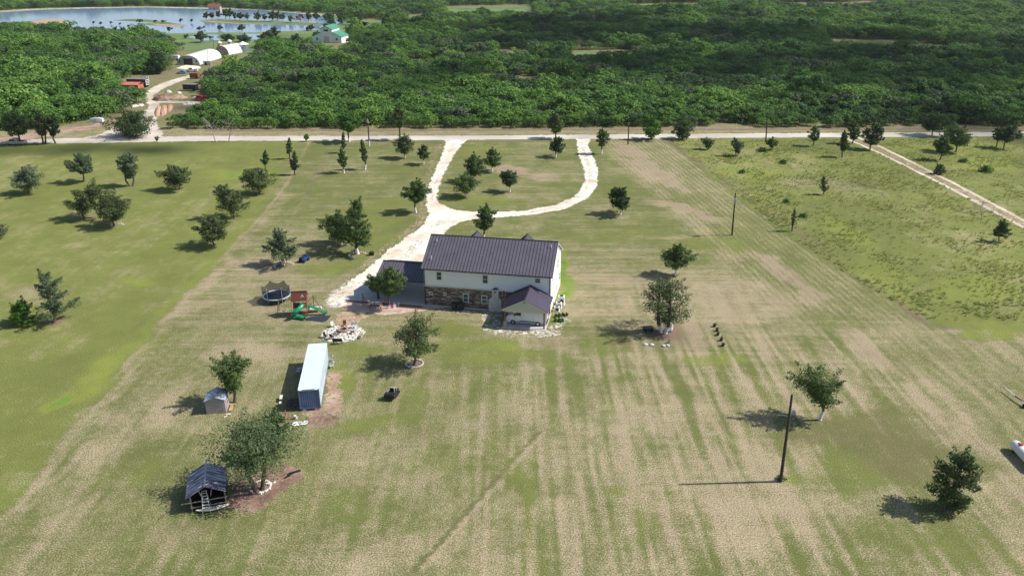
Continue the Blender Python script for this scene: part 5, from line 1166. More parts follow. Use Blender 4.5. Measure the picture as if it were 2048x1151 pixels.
def bike(p, rz, lab, paint):
    r = empty('bicycle', p, rz, lab, 'bicycle', 'small bicycles on the pink gravel')
    for x in (-.42, .42): B = MB(); B.ring((x, 0, .27), .25, .035, 20, 5, ax='y'); B.cyl((x, -.03, .27), (x, .03, .27), .14, n=12); B.build('wheel', M['white'], r)
    B = MB(); B.tube([(-.42, 0, .27), (-.15, 0, .55), (.28, 0, .6), (.42, 0, .27)], .025, 6); B.tube([(-.15, 0, .55), (0, 0, .27), (.28, 0, .6)], .025, 6); B.build('frame', paint, r)
    B = MB(); B.tube([(.26, -.22, .78), (.3, 0, .74), (.26, .22, .78)], .018, 6); B.cyl((.3, 0, .74), (.28, 0, .6), .018, n=6); B.build('handlebar', M['white'], r)
    B = MB(); B.box((-.18, 0, .62), (.2, .1, .05)); B.build('saddle', M['pink'], r)
bike(at(784, 616), .45, 'small pink bicycle with white wheels leaning at the patio tree', M['pink']); bike(at(793, 613), .9, 'small purple bicycle lying right of the pink one', M['purple'])
r = empty('iron_post', at(727, 612), 0, 'thin dark iron post with side arm left of the hammock', 'post'); B = MB(); B.cyl((0, 0, 0), (0, 0, 2.1), .05, .04, n=8); B.build('shaft', M['darkmetal'], r); B = MB(); B.tube([(0, 0, 1.5), (.5, -.1, 1.2), (1.1, -.2, .9)], .025, 6); B.build('arm', M['darkmetal'], r)
r = empty('planter_box', at(743, 510), .2, 'small black box on the grass beside the driveway', 'box'); B = MB(); B.add([(-.4, -.3, 0), (.4, -.3, 0), (.4, .3, 0), (-.4, .3, 0), (-.5, -.38, .5), (.5, -.38, .5), (.5, .38, .5), (-.5, .38, .5)], [(3, 2, 1, 0), (0, 1, 5, 4), (1, 2, 6, 5), (2, 3, 7, 6), (3, 0, 4, 7), (4, 5, 6, 7)]); B.build('tub', M['black'], r)
B = MB(); B.box((.1, 0, .62), (.5, .4, .22), rotm(rz=.4)); B.build('lid', M['darkmetal'], r)

# ------------------------------------------------------------------ shipping container
def container():
    r = empty('shipping_container', (-25.18, 80.74, 0), .1317, 'long pale blue shipping container with rust streaked roof and dark blue end', 'container'); W, L, Hh, z0 = 2.44, 12.19, 2.59, .25
    def corr(B, p0, p1, z0_, z1_, nrm, n, dep=.05):
        p0, p1, nrm = Vector(p0), Vector(p1), Vector(nrm); prof = []
        for i in range(n):
            for (f, d) in ((0, 0), (.32, 0), (.45, 1), (.87, 1)): prof.append(p0.lerp(p1, (i+f)/n)-nrm*dep*d)
        prof.append(p1); vs = [v+Vector((0, 0, z0_)) for v in prof]+[v+Vector((0, 0, z1_)) for v in prof]; k = len(prof)
        B.add(vs, [(i, i+1, k+i+1, k+i) for i in range(k-1)])
    B = MB(); corr(B, (.12, .03, 0), (W-.12, .03, 0), z0+.15, z0+Hh-.1, (0, -1, 0), 9); B.build('end_panel', M['contblue'], r)
    B = MB(); corr(B, (W-.03, .12, 0), (W-.03, L-.12, 0), z0+.12, z0+Hh-.06, (1, 0, 0), 44, .036); B.build('side_panel', M['contside'], r)
    B = MB(); corr(B, (.03, L-.12, 0), (.03, .12, 0), z0+.12, z0+Hh-.06, (-1, 0, 0), 44, .036); B.build('side_panel', M['contside'], r)
    B = MB(); B.box((W/2, L-.04, z0+Hh/2), (W-.2, .05, Hh-.2)); B.build('door', M['contside'], r)
    B = MB(); B.box((W/2, L/2, z0+Hh-.035), (W-.06, L-.06, .04)); B.build('roof_panel', M['conttop'], r)
    B = MB()
    for x in (.06, W-.06):
        for y in (.06, L-.06): B.box((x, y, z0+Hh/2), (.121, .121, Hh-.02))
    for x in (.05, W-.05): B.box((x, L/2, z0+.06), (.1, L-.25, .12))
    for y in (.05, L-.05): B.box((W/2, y, z0+.07), (W-.25, .1, .14)); 
    B.build('frame', M['contblue'], r)
    B = MB()
    for x in (.04, W-.04): B.box((x, L/2, z0+Hh-.03), (.08, L-.25, .06))
    B.box((W/2, .05, z0+Hh-.05), (W-.25, .1, .1)); B.build('top_rail', M['conttop'], r)
    B = MB(); B.box((W/2, .06, z0+Hh+.002), (W*.6, .14, .01)); B.build('rust_patch', M['rust'], r)
    for x in (.5, 1.9):
        for y in (.25, L-.25): B = MB(); B.box((x, y, z0/2), (.4, .3, z0)); B.build('support_block', M['stonewhite'], r)
container()
def heap(name, lab, cat, p, rz, boxes, m, group=None):
    r = empty(name, p, rz, lab, cat, group); B = MB()
    for c, d, a in boxes: B.box(c, d, rotm(rz=a))
    B.build('pieces', M[m], r); return r
q = random.Random(12)
heap('paver_stack', 'stack of dark old pavers left of the blue container end', 'pavers', at(573, 818), .12, [((x*.36+q.uniform(-.03, .03), y*.36, .12+.2*k), (.33, .3, .18), q.uniform(-.06, .06)) for x in range(5) for y in range(6) for k in range(1+((x*y) % 2))], 'brickrust')
heap('white_slab', 'white slab leaning on the paver stack, upper one', 'slab', at(563, 800), .2, [((0, 0, .45), (.35, 1.0, .08), 0)], 'stonewhite'); heap('white_slab', 'short white slab below the upper one by the pavers', 'slab', at(562, 811), .3, [((0, 0, .45), (.35, .5, .08), 0)], 'stonewhite')
heap('timber_frame', 'pinkish timber frame lying on the grass below the paver stack', 'timber', at(570, 838), .05, [((x, .45, .1), (.07, 1.1, .07), 0) for x in (-.8, -.4, 0, .4, .8)]+[((0, y, .17), (1.9, .07, .06), 0) for y in (0, .3, .6, .9)]+[((0, .5, .55), (.06, .06, .9), 0), ((0, .5, .6), (.8, .05, .06), 0)], 'yellowtool')
heap('grey_crate', 'small grey crate pair in the shadow left of the container', 'crate', at(597, 748), .1, [((0, 0, .25), (.5, .5, .5), 0), ((.05, .7, .25), (.5, .5, .5), .1)], 'steel')
r = empty('bucket', at(592, 836), 0, 'white bucket standing above the crumpled white tarp', 'bucket'); B = MB(); B.cyl((0, 0, 0), (0, 0, .38), .16, .19, n=14); B.build('body', M['white'], r); B = MB(); B.ring((0, 0, .38), .19, .015, 14, 5); B.build('rim', M['white'], r)
def tarp():
    p = at(600, 850); B = MB(); n = 12; q = random.Random(9); vs = [(x*.16-.95, y*.09-.45+x*.03, .06+q.uniform(0, .14)) for y in range(n) for x in range(n)]
    B.add(vs, [(y*n+x, y*n+x+1, (y+1)*n+x+1, (y+1)*n+x) for y in range(n-1) for x in range(n-1) if math.hypot((x-5.5)/6, (y-5.5)/5.6) < 1]); B.build('white_tarp', M['white'], None, p)
    tag(bpy.data.objects['white_tarp'], 'crumpled white tarp on the grass below the container', 'tarp')
tarp()

# ------------------------------------------------------------------ small shed and lean-to
def shed():
    a, b_ = at(414, 828), at(452.6, 825); rz = math.atan2(b_.y-a.y, b_.x-a.x); W = (b_-a).length; L = 2.15; h = 1.75
    r = empty('garden_shed', a, rz, 'small taupe plastic shed with blue grey roof beside a leafy tree', 'shed')
    B = MB(); B.extr([(0, 0), (W, 0), (W, h), (W/2, h+.42), (0, h)], 0, L, 'y'); B.build('walls', M['shedwall'], r)
    B = MB(); gable_roof(B, -.12, W+.12, -.12, L+.12, h-.04, h+.50, 'y', t=.05, gap=.5, rib=.02); B.build('roof', [M['shedroof'], M['shedroof']], r)
    B = MB()
    for x in [i*W/8 for i in range(1, 8)]: B.box((x, -.008, h/2), (.025, .02, h-.05))
    B.box((W/2, -.015, h-.02), (W-.04, .03, .05)); B.build('panel_ribs', M['shedwall'], r)
    B = MB(); B.box((W+.02, L*.5, .85), (.04, 1.3, 1.6)); d = B.build('door', M['shedwall'], r); B = MB(); B.box((W+.06, L*.5, .9), (.04, .06, .3)); B.build('handle', M['black'], d)
    r = empty('timber_frame', at(459, 822), rz, 'orange timber step beside the small shed door', 'timber'); B = MB(); B.box((.1, .5, .1), (.35, 1.3, .14)); B.box((.1, 1.3, .12), (.8, .3, .18)); B.build('boards', M['yellowtool'], r)
    r = empty('white_plank', at(457, 829), rz+.1, 'short white plank on the grass at the shed corner', 'plank'); B = MB(); B.box((0, 0, .08), (.55, .22, .1)); B.box((-.3, -.35, .05), (.4, .14, .06), rotm(rz=.6)); B.build('boards', M['stonewhite'], r)
shed()
def leanto():
    a = Vector((-31.15, 62.35, 0)); rz = .30; W = 3.25; L = 3.7; ze, zr = 1.85, 2.78
    r = empty('tin_shelter', a, rz, 'open shelter with patched tin gable roof and dark sides, ladder in front', 'shelter')
    for x in (.05, W-.05):
        for y in (.05, L): B = MB(); B.box((x, y, ze/2), (.11, .11, ze)); B.build('post', M['oldwood'], r)
    xr = W*.47; B = MB()
    roof_plane(B, (-.35, L+.25, ze-.12), (-.35, -.22, ze-.12), (xr, -.22, zr), (xr, L+.25, zr), t=.03, gap=.25, rib=.02); roof_plane(B, (W+.12, -.22, ze), (W+.12, L+.25, ze), (xr, L+.25, zr), (xr, -.22, zr), t=.03, gap=.25, rib=.02); B.build('roof', [M['tin'], M['tin']], r)
    B = MB(); B.box((xr, L/2, zr+.07), (.16, L+.5, .03)); B.build('ridge_cap', M['steel'], r)
    B = MB(); B.box((.06, L/2, ze/2), (.03, L-.2, ze-.05)); B.box((W-.06, L/2, ze/2), (.03, L-.2, ze-.05)); B.box((W/2, L-.03, ze/2), (W-.2, .03, ze-.05)); B.box((W/2, L/2, .03), (W-.2, L-.1, .02)); B.build('dark_tarp', M['black'], r)
    for z, x0, x1 in ((1.15, -.85, W+.1), (.55, -.05, W)): B = MB(); B.box(((x0+x1)/2, -.06, z), (x1-x0, .05, .09)); B.build('rail', M['oldwood'], r)
    for x in (W*.32, W*.5, W*.62): B = MB(); B.box((x, -.12, 2.0), (.07, .05, .8), rotm(ry=(x-W*.48)*.5)); B.build('brace', M['oldwood'], r)
    f = a+Vector((math.cos(rz), math.sin(rz), 0))*W*.47+Vector((0, -.55, 0))
    r2 = empty('step_ladder', f, rz, 'white step ladder standing in front of the tin shelter', 'ladder')
    for s in (-1, 1): B = MB(); B.tube([(s*.36, 0, 0), (s*.2, .62, 2.15)], .03, 5); B.build('side_rail', M['white'], r2); B = MB(); B.tube([(s*.36, 1.1, 0), (s*.2, .7, 2.1)], .022, 5); B.build('leg', M['white'], r2)
    for i in range(7): z = .25+i*.28; k = z/2.15; B = MB(); B.box((0, .62*k, z), (.72*(1-k*.45), .09, .035)); B.build('step', M['white'], r2)
    B = MB(); B.box((0, .64, 2.17), (.42, .28, .05)); B.build('top_cap', M['steel'], r2)
    r3 = empty('kayak', a+Vector((math.cos(rz), math.sin(rz), 0))*W*.62+Vector((0, -.25, .0)), rz+.02, 'pale kayak lying on the ground across the front of the tin shelter', 'kayak')
    B = MB(); n = 14; vs = []; k = 8
    for i in range(n+1):
        u = i/n*2-1; w_ = .34*(1-u*u)**.75+.01; z = .22+.12*u*u
        for j in range(k): t = 2*PI*j/k; vs.append((u*1.55, w_*math.cos(t), z+.14*(1-u*u*.6)*math.sin(t)))
    B.add(vs, [(i*k+j, i*k+(j+1) % k, (i+1)*k+(j+1) % k, (i+1)*k+j) for i in range(n) for j in range(k)], 0, True); h_ = B.build('hull', M['offwhite'], r3)
    B = MB(); B.ring((0, 0, .37), .3, .025, 16, 5, sy=.6); B.build('cockpit_rim', M['darkmetal'], h_)
leanto()
heap('scrap_boards', 'dark scrap boards on the red soil right of the feathery tree', 'boards', at(590, 944), .5, [((0, 0, .08), (1.2, .3, .05), 0), ((-.9, -.4, .07), (.7, .2, .05), .3), ((-.5, -.1, .12), (.5, .3, .05), .1)], 'black')
def stone_ring(p, R, lab, n=22, seed=1, part=1.0, sz=.13):
    r = empty('stone_edging', p, 0, lab, 'stone edging'); B = MB(); q = random.Random(seed); stones_on(B, [(R*math.cos(2*PI*i/n*part+.4)*q.uniform(.96, 1.04), R*math.sin(2*PI*i/n*part+.4)*q.uniform(.96, 1.04)) for i in range(n)], sz*.8, sz*1.35, .08, seed, flat=.8); B.build('stones', M['stonewhite'], r)
stone_ring(at(829, 727), 1.12, 'ring of white stones round the olive tree below the house', 30, 3, sz=.12); stone_ring(at(521, 974), 1.02, 'ring of white stones round the feathery tree', 26, 4, sz=.16)
stone_ring(at(567, 531), 1.5, 'broken arc of white stones round the broad grey cedar', 12, 6, .6, .18); stone_ring(at(715, 510), 1.5, 'broken arc of white stones round the tall cedar by the driveway', 14, 7, .7, .17); stone_ring(at(234, 452), 1.2, 'few grey stones round the broad olive cedar', 7, 8, .5, .2)
heap('firewood', 'loose white rubble on the red soil right of the stone ring', 'rubble', at(541, 968), .2, [((0, 0, .1), (.4, .2, .15), .3), ((.4, .2, .08), (.3, .16, .1), .8), ((-.3, .1, .08), (.25, .2, .12), 0)], 'stonewhite')

# ------------------------------------------------------------------ tanks and bits on the right lawn
def gas_upright():
    r = empty('gas_tank', at(1339, 662), 0, 'upright white gas tank beside the many stemmed tree', 'gas tank'); B = MB(); n = 16
    B.tube([(0, 0, .12), (0, 0, .2), (0, 0, .32), (0, 0, 1.15), (0, 0, 1.33), (0, 0, 1.42)], [.25, .40, .45, .45, .34, .12], n); B.build('vessel', M['white'], r)
    B = MB(); B.cyl((0, 0, 0), (0, 0, .16), .3, n=14); B.build('foot_ring', M['darkmetal'], r); B = MB(); B.cyl((0, 0, 1.38), (0, 0, 1.62), .14, n=12); B.build('valve_cover', M['white'], r)
gas_upright()
def gas_long():
    a, b_ = at(2026, 886, .65), at(2072, 934, .65); d = (b_-a); rz = math.atan2(d.y, d.x); r = empty('gas_tank', (a.x, a.y, 0), rz, 'long white gas tank with red cap on legs at the right edge', 'gas tank')
    B = MB(); B.tube([(-.05, 0, .75), (.05, 0, .75), (.25, 0, .75), (.5, 0, .75), (4.3, 0, .75), (4.55, 0, .75), (4.75, 0, .75), (4.85, 0, .75)], [.08, .3, .5, .56, .56, .5, .3, .08], 20); B.build('vessel', M['white'], r)
    B = MB(); B.cyl((1.3, 0, 1.28), (1.3, 0, 1.48), .2, .16, n=14); B.build('dome_lid', M['red'], r); B = MB(); B.box((1.0, 0, 1.34), (.25, .16, .1)); B.build('gauge', M['purple'], r)
    for x in (.8, 4.0):
        for s in (-1, 1): B = MB(); B.box((x, s*.3, .14), (.3, .09, .3)); B.build('leg', M['darkmetal'], r)
gas_long()
r = empty('trailer_tongue', at(2042, 812), 0, 'white and rusty steel beam with dark wheel at the right edge', 'trailer'); B = MB(); a = at(2010, 775, .5)-at(2042, 812); B.tube([(0.3, -.3, .4), (a.x, a.y, .5)], .07, 6); B.build('beam', M['white'], r); B = MB(); B.tube([(0.5, -.2, .45), (a.x*.45+.1, a.y*.45, .5)], .09, 6); B.build('rusty_sleeve', M['rust'], r)
B = MB(); B.cyl((.1, -.4, .25), (.35, -.2, .25), .26, n=14); B.build('wheel', M['rubber'], r)
r = empty('well_tank', at(1586, 836), 0, 'grey pressure tank behind the nearest utility pole', 'tank'); B = MB(); B.tube([(0, 0, .1), (0, 0, .2), (0, 0, .85), (0, 0, 1.0)], [.15, .27, .27, .12], 12); B.build('vessel', M['steel'], r); B = MB(); B.cyl((0, 0, 0), (0, 0, .14), .2, n=12); B.build('base', M['concrete'], r)
B = MB(); B.tube([(0, 0, 1.0), (0, 0, 1.2), (-.18, 0, 1.25)], .03, 6); B.build('pipe', M['white'], r)
r = empty('well_pipe', at(1566, 834), 0, 'white bent pipe left of the grey pressure tank', 'pipe'); B = MB(); B.tube([(-.7, 0, .0), (-.7, 0, .3), (.0, -.03, .32), (.4, -.1, .25), (.7, -.1, .05)], .05, 7); B.build('run', M['white'], r); B = MB(); B.ball((-.55, 0, .32), .1, 8); B.build('valve', M['white'], r)
for i, (x, y, lab) in enumerate(((1291.5, 689, 'pale green septic lid, first from the left below the gas tank tree'), (1304, 689.5, 'pale green septic lid, second from the left below the gas tank tree'), (1327.5, 692, 'pale green septic lid, left one of the right hand pair'), (1336, 691.5, 'pale green septic lid, rightmost by the small pump'))):
    r = empty('drain_hatch', at(x, y), 0, lab, 'hatch', 'septic lids in the grass'); B = MB(); B.cyl((0, 0, 0), (0, 0, .12), .32 if i < 2 else .26, n=16); B.build('riser', M['steel'], r); B = MB(); B.cyl((0, 0, .12), (0, 0, .18), .3 if i < 2 else .24, .2, n=16); B.build('cover', mat('lid_green%d' % i, (.45, .62, .52), .6), r)
r = empty('septic_pump', at(1337, 686), 0, 'small grey pump box with post above the septic lids', 'pump'); B = MB(); B.box((0, 0, .3), (.3, .25, .35)); B.build('housing', M['steel'], r); B = MB(); B.box((.1, 0, .3), (.08, .08, .75)); B.build('post', M['oldwood'], r)
for i, (x, y) in enumerate(((1429, 653), (1434, 662), (1435.5, 670), (1442.5, 681), (1446, 691.5))):
    r = empty('potted_plant', at(x, y), i, 'black pot with dark plant, %s in the row on the lawn' % ['topmost', 'second from the top', 'middle one', 'second from the bottom', 'lowest'][i], 'potted plant', 'row of five potted plants'); B = MB(); B.cyl((0, 0, 0), (0, 0, .3), .18, .23, n=12); B.build('pot', M['black'], r)
    rs = np.random.RandomState(i); P = rs.normal(size=(60, 3))*[.13, .13, .10]+[0, 0, .42]; V_, F_ = leaf_quads(P, rs.normal(size=(60, 3)), .09, rs); link(bpy.data.objects.new('leaves', npmesh('leaves', V_, F_, [LEAF['dark']])), r)
def cart():
    r = empty('garden_cart', at(1296, 662), .05, 'dark green cart with red frame in the shade left of the many stemmed tree', 'cart')
    B = MB(); B.box((0, 0, .55), (1.35, .8, .3)); B.build('tub', mat('cart_green', (.02, .06, .03), .5), r, bevel=.04)
    for x in (-.45, .45):
        for y in (-.4, .4): B = MB(); B.cyl((x, y-.05, .25), (x, y+.05, .25), .25, n=14); B.build('wheel', M['rubber'], r)
    B = MB(); B.tube([(-.68, 0, .6), (-1.0, 0, 1.0)], .03, 6); B.tube([(-1.0, -.3, 1.0), (-1.0, .3, 1.0)], .03, 6); B.tube([(-.7, -.4, .72), (.7, -.4, .72)], .025, 6); B.build('frame', M['red'], r)
cart()
r = empty('gas_bottle', at(822, 737), 0, 'small blue gas bottle inside the ring of white stones', 'gas bottle'); B = MB(); B.tube([(0, 0, .02), (0, 0, .1), (0, 0, .42), (0, 0, .52)], [.14, .17, .17, .08], 12); B.build('vessel', mat('bottle_blue', (.12, .3, .45), .4), r); B = MB(); B.ring((0, 0, .56), .1, .015, 12, 5); B.build('collar', M['steel'], r)
for i, (x, y) in enumerate(((1112, 634), (1119, 633), (1126, 632), (1133, 632), (1111, 643), (1118, 643), (1125, 643))):
    s = .55; tree('garden_plant', 'low bright green garden plant, %s row right of the van shelter' % ['upper', 'lower'][i > 3], 'plant', at(x, y), s, .62, 'bush', 'bright', 50+i, False, nleaf=150, leaf=.13, group='garden plants right of the van shelter', ch=.05, K=7)

# ------------------------------------------------------------------ utility poles
def pole(bx, by, tx, ty, lab, r0=.15, can=False, arm=False, white=False):
    p = at(bx, by); h = height_to(p, ty); s = F/depth(Vector((p.x, p.y, h))); lx = (tx-proj(p.x, p.y, h)[0])/s
    r = empty('utility_pole', p, 0, lab, 'utility pole', 'wooden utility poles')
    B = MB(); B.tube([(0, 0, -.1), (lx*.5, 0, h/2), (lx, 0, h)], [r0, r0*.85, r0*.65], 10); B.build('shaft', M['polewood'], r)
    if can: B = MB(); z = h-1.5; B.cyl((lx*.9-.0, -.42, z-.45), (lx*.9, -.42, z+.45), .26, n=12); c = B.build('transformer', M['steel'], r); B = MB(); B.cyl((lx*.9, -.42, z+.45), (lx*.9, -.42, z+.7), .06, n=8); B.build('bushing', M['tan'], c); B = MB(); B.tube([(lx, 0, h-.4), (lx-.35, -.1, h-.3)], .04, 6); B.build('bracket', M['steel'], r)
    if white: B = MB(); B.cyl((0, 0, -.02), (0, 0, 1.5), r0*1.12, r0*1.08, n=10); B.build('painted_base', M['trunkwhite'], r)
    B = MB(); B.cyl((lx, 0, h), (lx, 0, h+.18), .05, n=8); B.build('insulator', M['steel'], r)
    return h
pole(1561, 962, 1584, 789, 'tall dark utility pole nearest the camera with long shadow', .17)
r = empty('weed_tuft', at(1561, 958), 0, 'dark weeds tuft at the foot of the nearest utility pole', 'weeds'); rs = np.random.RandomState(3); P = rs.normal(size=(160, 3))*[.28, .2, .12]+[0, -.05, .15]; P[:, 2] = np.abs(P[:, 2]); V_, F_ = leaf_quads(P, rs.normal(size=(160, 3)), .1, rs); link(bpy.data.objects.new('blades', npmesh('blades', V_, F_, [LEAF['cedar']])), r)
pole(1464, 470, 1471, 386, 'utility pole with transformer between lawn and mown rows', .17, True)
pole(738.7, 292, 734.8, 231, 'utility pole with white painted foot and transformer at the road', .2, True, white=True)
pole(1256, 289, 1257.5, 250, 'utility pole at the road right of the driveway loop', .2); pole(1531.5, 283, 1535, 231, 'utility pole at the road in the right field', .2)
pole(231, 166, 227, 140, 'utility pole in the brush left of the farm yard', .2); pole(416, 128, 414.5, 99, 'thin pole at the front corner of the long arched barn', .12); pole(427, 96, 426, 74, 'thin light pole behind the brown fronted arched barn', .12)

# ------------------------------------------------------------------ farm yard across the road
def quonset(p, rz, W, Hh, L, lab, front, door_w, door='black', dh=.55):
    r = empty('arched_barn', p, rz, lab, 'barn'); n = 18; B = MB()
    pr = [(W/2*math.cos(PI*i/n), Hh*math.sin(PI*i/n)**.8) for i in range(n+1)]; vs = []; ny = 24
    for j in range(ny+1):
        for k, (x, z) in enumerate(pr): vs.append((x, L*j/ny, z))
    B.add(vs, [(j*(n+1)+k, j*(n+1)+k+1, (j+1)*(n+1)+k+1, (j+1)*(n+1)+k) for j in range(ny) for k in range(n)], 0, True); B.build('shell', M['white'], r)
    B = MB()
    for j in range(1, 14): y = L*j/14; B.tube([(x*1.003, y, z*1.003) for x, z in pr], .05, 4, caps=False)
    B.build('ribs', M['white'], r)
    B = MB(); B.extr([(x*.985, z*.985) for x, z in pr], .12, .22, 'y'); fw = B.build('front_wall', M[front], r)
    B = MB(); B.extr([(x*.985, z*.985) for x, z in pr], L-.2, L-.1, 'y'); B.build('rear_wall', M[front], r)
    B = MB(); B.box((0, .07, Hh*dh/2), (door_w, .08, Hh*dh)); B.build('door', M[door], r)
    return r
b1 = quonset(at(377, 130), -.02, 11.4, 4.5, 30, 'long white arched barn with dark open doorway', 'steel', 4.4, 'black', .68)
for s in (-1, 1): window(b1, s*4.1, 1.7, .9, .9, .12, 'y-', pane='windark', split=False, fr='steel')
r = empty('utility_box', at(414, 131), 0, 'small grey box building at the right side of the long arched barn', 'outbuilding'); B = MB(); B.box((0, 1.3, 1.0), (3.4, 2.6, 2.0)); B.build('walls', M['steel'], r); B = MB(); B.box((0, 1.3, 2.06), (3.7, 2.9, .12)); B.build('roof', M['white'], r); B = MB(); B.box((-.5, -.03, .8), (.9, .05, 1.6)); B.build('door', M['darkmetal'], r)
b2 = quonset(at(444, 110), -.25, 8.6, 4.7, 15, 'smaller arched barn with brown front', 'tan', 2.4, 'steel', .5)
B = MB(); B.box((-2.7, .07, 1.3), (2.0, .08, 2.4)); B.build('door', M['steel'], b2)
def hexbin():
    r = empty('round_bin', at(484, 105), 0, 'white metal bin with pointed roof and dark doorway', 'bin'); n = 10; R = 3.2; B = MB()
    B.cyl((0, R, 0), (0, R, 4.0), R, n=n); B.build('walls', M['steel'], r); B = MB(); B.tube([(0, R, 3.98), (0, R, 5.6)], [R*1.08, .15], n, smooth=False); B.build('roof', M['white'], r); B = MB(); B.box((-.9, .15, 1.4), (2.2, .6, 2.8)); B.build('door', M['black'], r)
hexbin()
for (x, y, ty, lab) in ((441, 104, 82, 'pale round tank with cap behind the brown fronted barn, left one'), (461, 99, 79, 'pale round tank with cap behind the brown fronted barn, right one')):
    p = at(x, y); h = height_to(p, ty); r = empty('water_tank', p, 0, lab, 'water tank', 'tanks behind the arched barns'); B = MB(); B.cyl((0, 0, 0), (0, 0, h-1.2), 1.1, n=12); B.build('vessel', M['tan'], r); B = MB(); B.tube([(0, 0, h-1.2), (0, 0, h-.6), (0, 0, h)], [1.5, 1.2, .3], 12); B.build('cap', M['offwhite'], r)
def box_trailer(p, rz, L, W, Hh, m, lab, roofm='white', z0=.7, stripes=0):
    r = empty('box_trailer', p, rz, lab, 'trailer'); B = MB(); B.box((0, W/2, z0+Hh/2), (L, W, Hh)); B.build('body', M[m], r); B = MB(); B.box((0, W/2, z0+Hh+.03), (L+.05, W+.05, .06)); B.build('roof', M[roofm], r)
    for x in (L*.3, L*.4):
        for y in (.1, W-.1): B = MB(); B.cyl((x, y-.12, .42), (x, y+.12, .42), .42, n=12); B.build('wheel', M['rubber'], r)
    if stripes:
        for k in range(4): B = MB(); B.box((L/2+.03, W/2, z0+.35+k*.62), (.05, W, .22)); B.build('rail', M['white'], r)
box_trailer(at(274, 175), -.12, 8.2, 2.5, 2.6, 'darkmetal', 'long grey trailer with white roof at the left of the farm yard', 'steel', stripes=1)
box_trailer(at(349, 121), -.1, 4.2, 2.2, 1.9, 'white', 'small white trailer left of the long arched barn', 'white', .5)
box_trailer(at(379, 182), -.15, 5.4, 2.4, 2.0, 'black', 'black trailer with pale roof on the grass right of the track', 'steel', .5)
box_trailer(at(388, 158), -.05, 3.6, 2.2, 1.9, 'rust', 'dark rusty trailer at the edge of the thicket right of the track', 'rust', .4)
r = empty('wire_cage', at(290, 165), 0, 'white open frame tank cage behind the long grey trailer', 'cage'); B = MB()
for x in (-1, 1):
    for y in (0, 1.6): B.box((x, y, 1.2), (.25, .25, 2.4))
for z in (.2, 2.3): B.box((0, 0, z), (2.2, .25, .25)); B.box((0, 1.6, z), (2.2, .25, .25))
B.build('frame', M['white'], r); B = MB(); B.box((0, .8, .25), (2, 1.5, .1)); B.build('floor', M['steel'], r)
def redshed():
    r = empty('farm_shed', at(260, 180), -.12, 'low shed with orange red roof half hidden by brush', 'shed'); B = MB(); B.box((0, 2, 1.0), (7.4, 4, 2.0)); B.build('walls', mat('orange_red', (.45, .13, .08), .6), r); B = MB(); gable_roof(B, -4, 4, -.3, 4.3, 2.0, 2.9, 'x', t=.05, gap=.6, rib=.04); B.build('roof', [mat('orange_roof', (.55, .22, .15), .5), M['red']], r)
    B = MB(); B.box((1.0, -.03, .9), (1.5, .05, 1.7)); B.build('door', M['stonewhite'], r); B = MB(); B.box((2.6, -.03, .9), (1.2, .05, 1.7)); B.build('opening', M['black'], r)
redshed()
def mound(p, rx, ry, h, m, lab, name='soil_heap', rz=0, seed=1, cat='soil heap', group=None):
    q = random.Random(seed); B = MB(); n = 14; vs = []; k = 5
    for j in range(k+1):
        for i in range(n):
            a = 2*PI*i/n; f = j/k; jt = 1+q.uniform(-.12, .12); vs.append((rx*(1-f)**.8*math.cos(a)*jt, ry*(1-f)**.8*math.sin(a)*jt, h*math.sin(f*PI/2)*(1+q.uniform(-.12, .12)) if j else -.05))
    B.add(vs, [(j*n+i, j*n+(i+1) % n, (j+1)*n+(i+1) % n, (j+1)*n+i) for j in range(k) for i in range(n)]); o = B.build(name, M[m], None, p, rz); tag(o, lab, cat, group)
mound(at(327, 199), 4.4, 4.2, 1.8, 'bark_bed', 'dark brush and soil heap in the bend of the farm track')
for k_, (q0, q1, wd_, lb_) in enumerate((((313, 235), (319, 210), 1.0, 'long orange soil row nearest the farm track'), ((325, 232), (330, 210), 1.3, 'long orange soil row in the middle of three'), ((338, 224), (341, 209), 1.1, 'shorter orange soil row at the thicket edge'))):
    d_ = at(*q1)-at(*q0); mound((at(*q1)+at(*q0))/2, wd_, d_.length/2, .8, 'orange', lb_, rz=math.atan2(d_.y, d_.x)-PI/2, seed=2+k_, group='orange soil rows')
mound(at(357, 196), 3.5, 3, 1.2, 'orangesand', 'reddish soil heap left of the red truck', seed=5)
for i, (x, y, s) in enumerate(((266, 214, 1.0), (272, 213, .9), (280, 212, 1.0), (284, 211, .8), (274, 186, .9), (337, 185, 1.2), (358, 187, 1.0), (376, 209, 1.2), (368, 210, .9), (384, 208, 1.0))):
    mound(at(x, y), s*1.1, s*.8, s*.8, 'stonewhite' if i < 7 else 'concrete', ['white boulder beside the farm track mouth', 'grey boulder below the red truck'][i > 6], 'boulder', 0, 20+i, 'boulder', ['white boulders in the farm yard', 'grey boulders below the red truck'][i > 6])
r = empty('white_tank', at(191, 245), .1, 'pale blue and white tarpaulin covered load beside the left track', 'load'); B = MB(); B.extr([(-2.2, 0), (2.2, 0), (2.1, 1.1), (.8, 1.4), (-1.6, 1.2)], 0, 1.8); B.build('cover', M['contside'], r); B = MB(); B.box((1.0, -.03, .7), (1.6, .05, 1.0)); B.build('white_panel', M['white'], r)

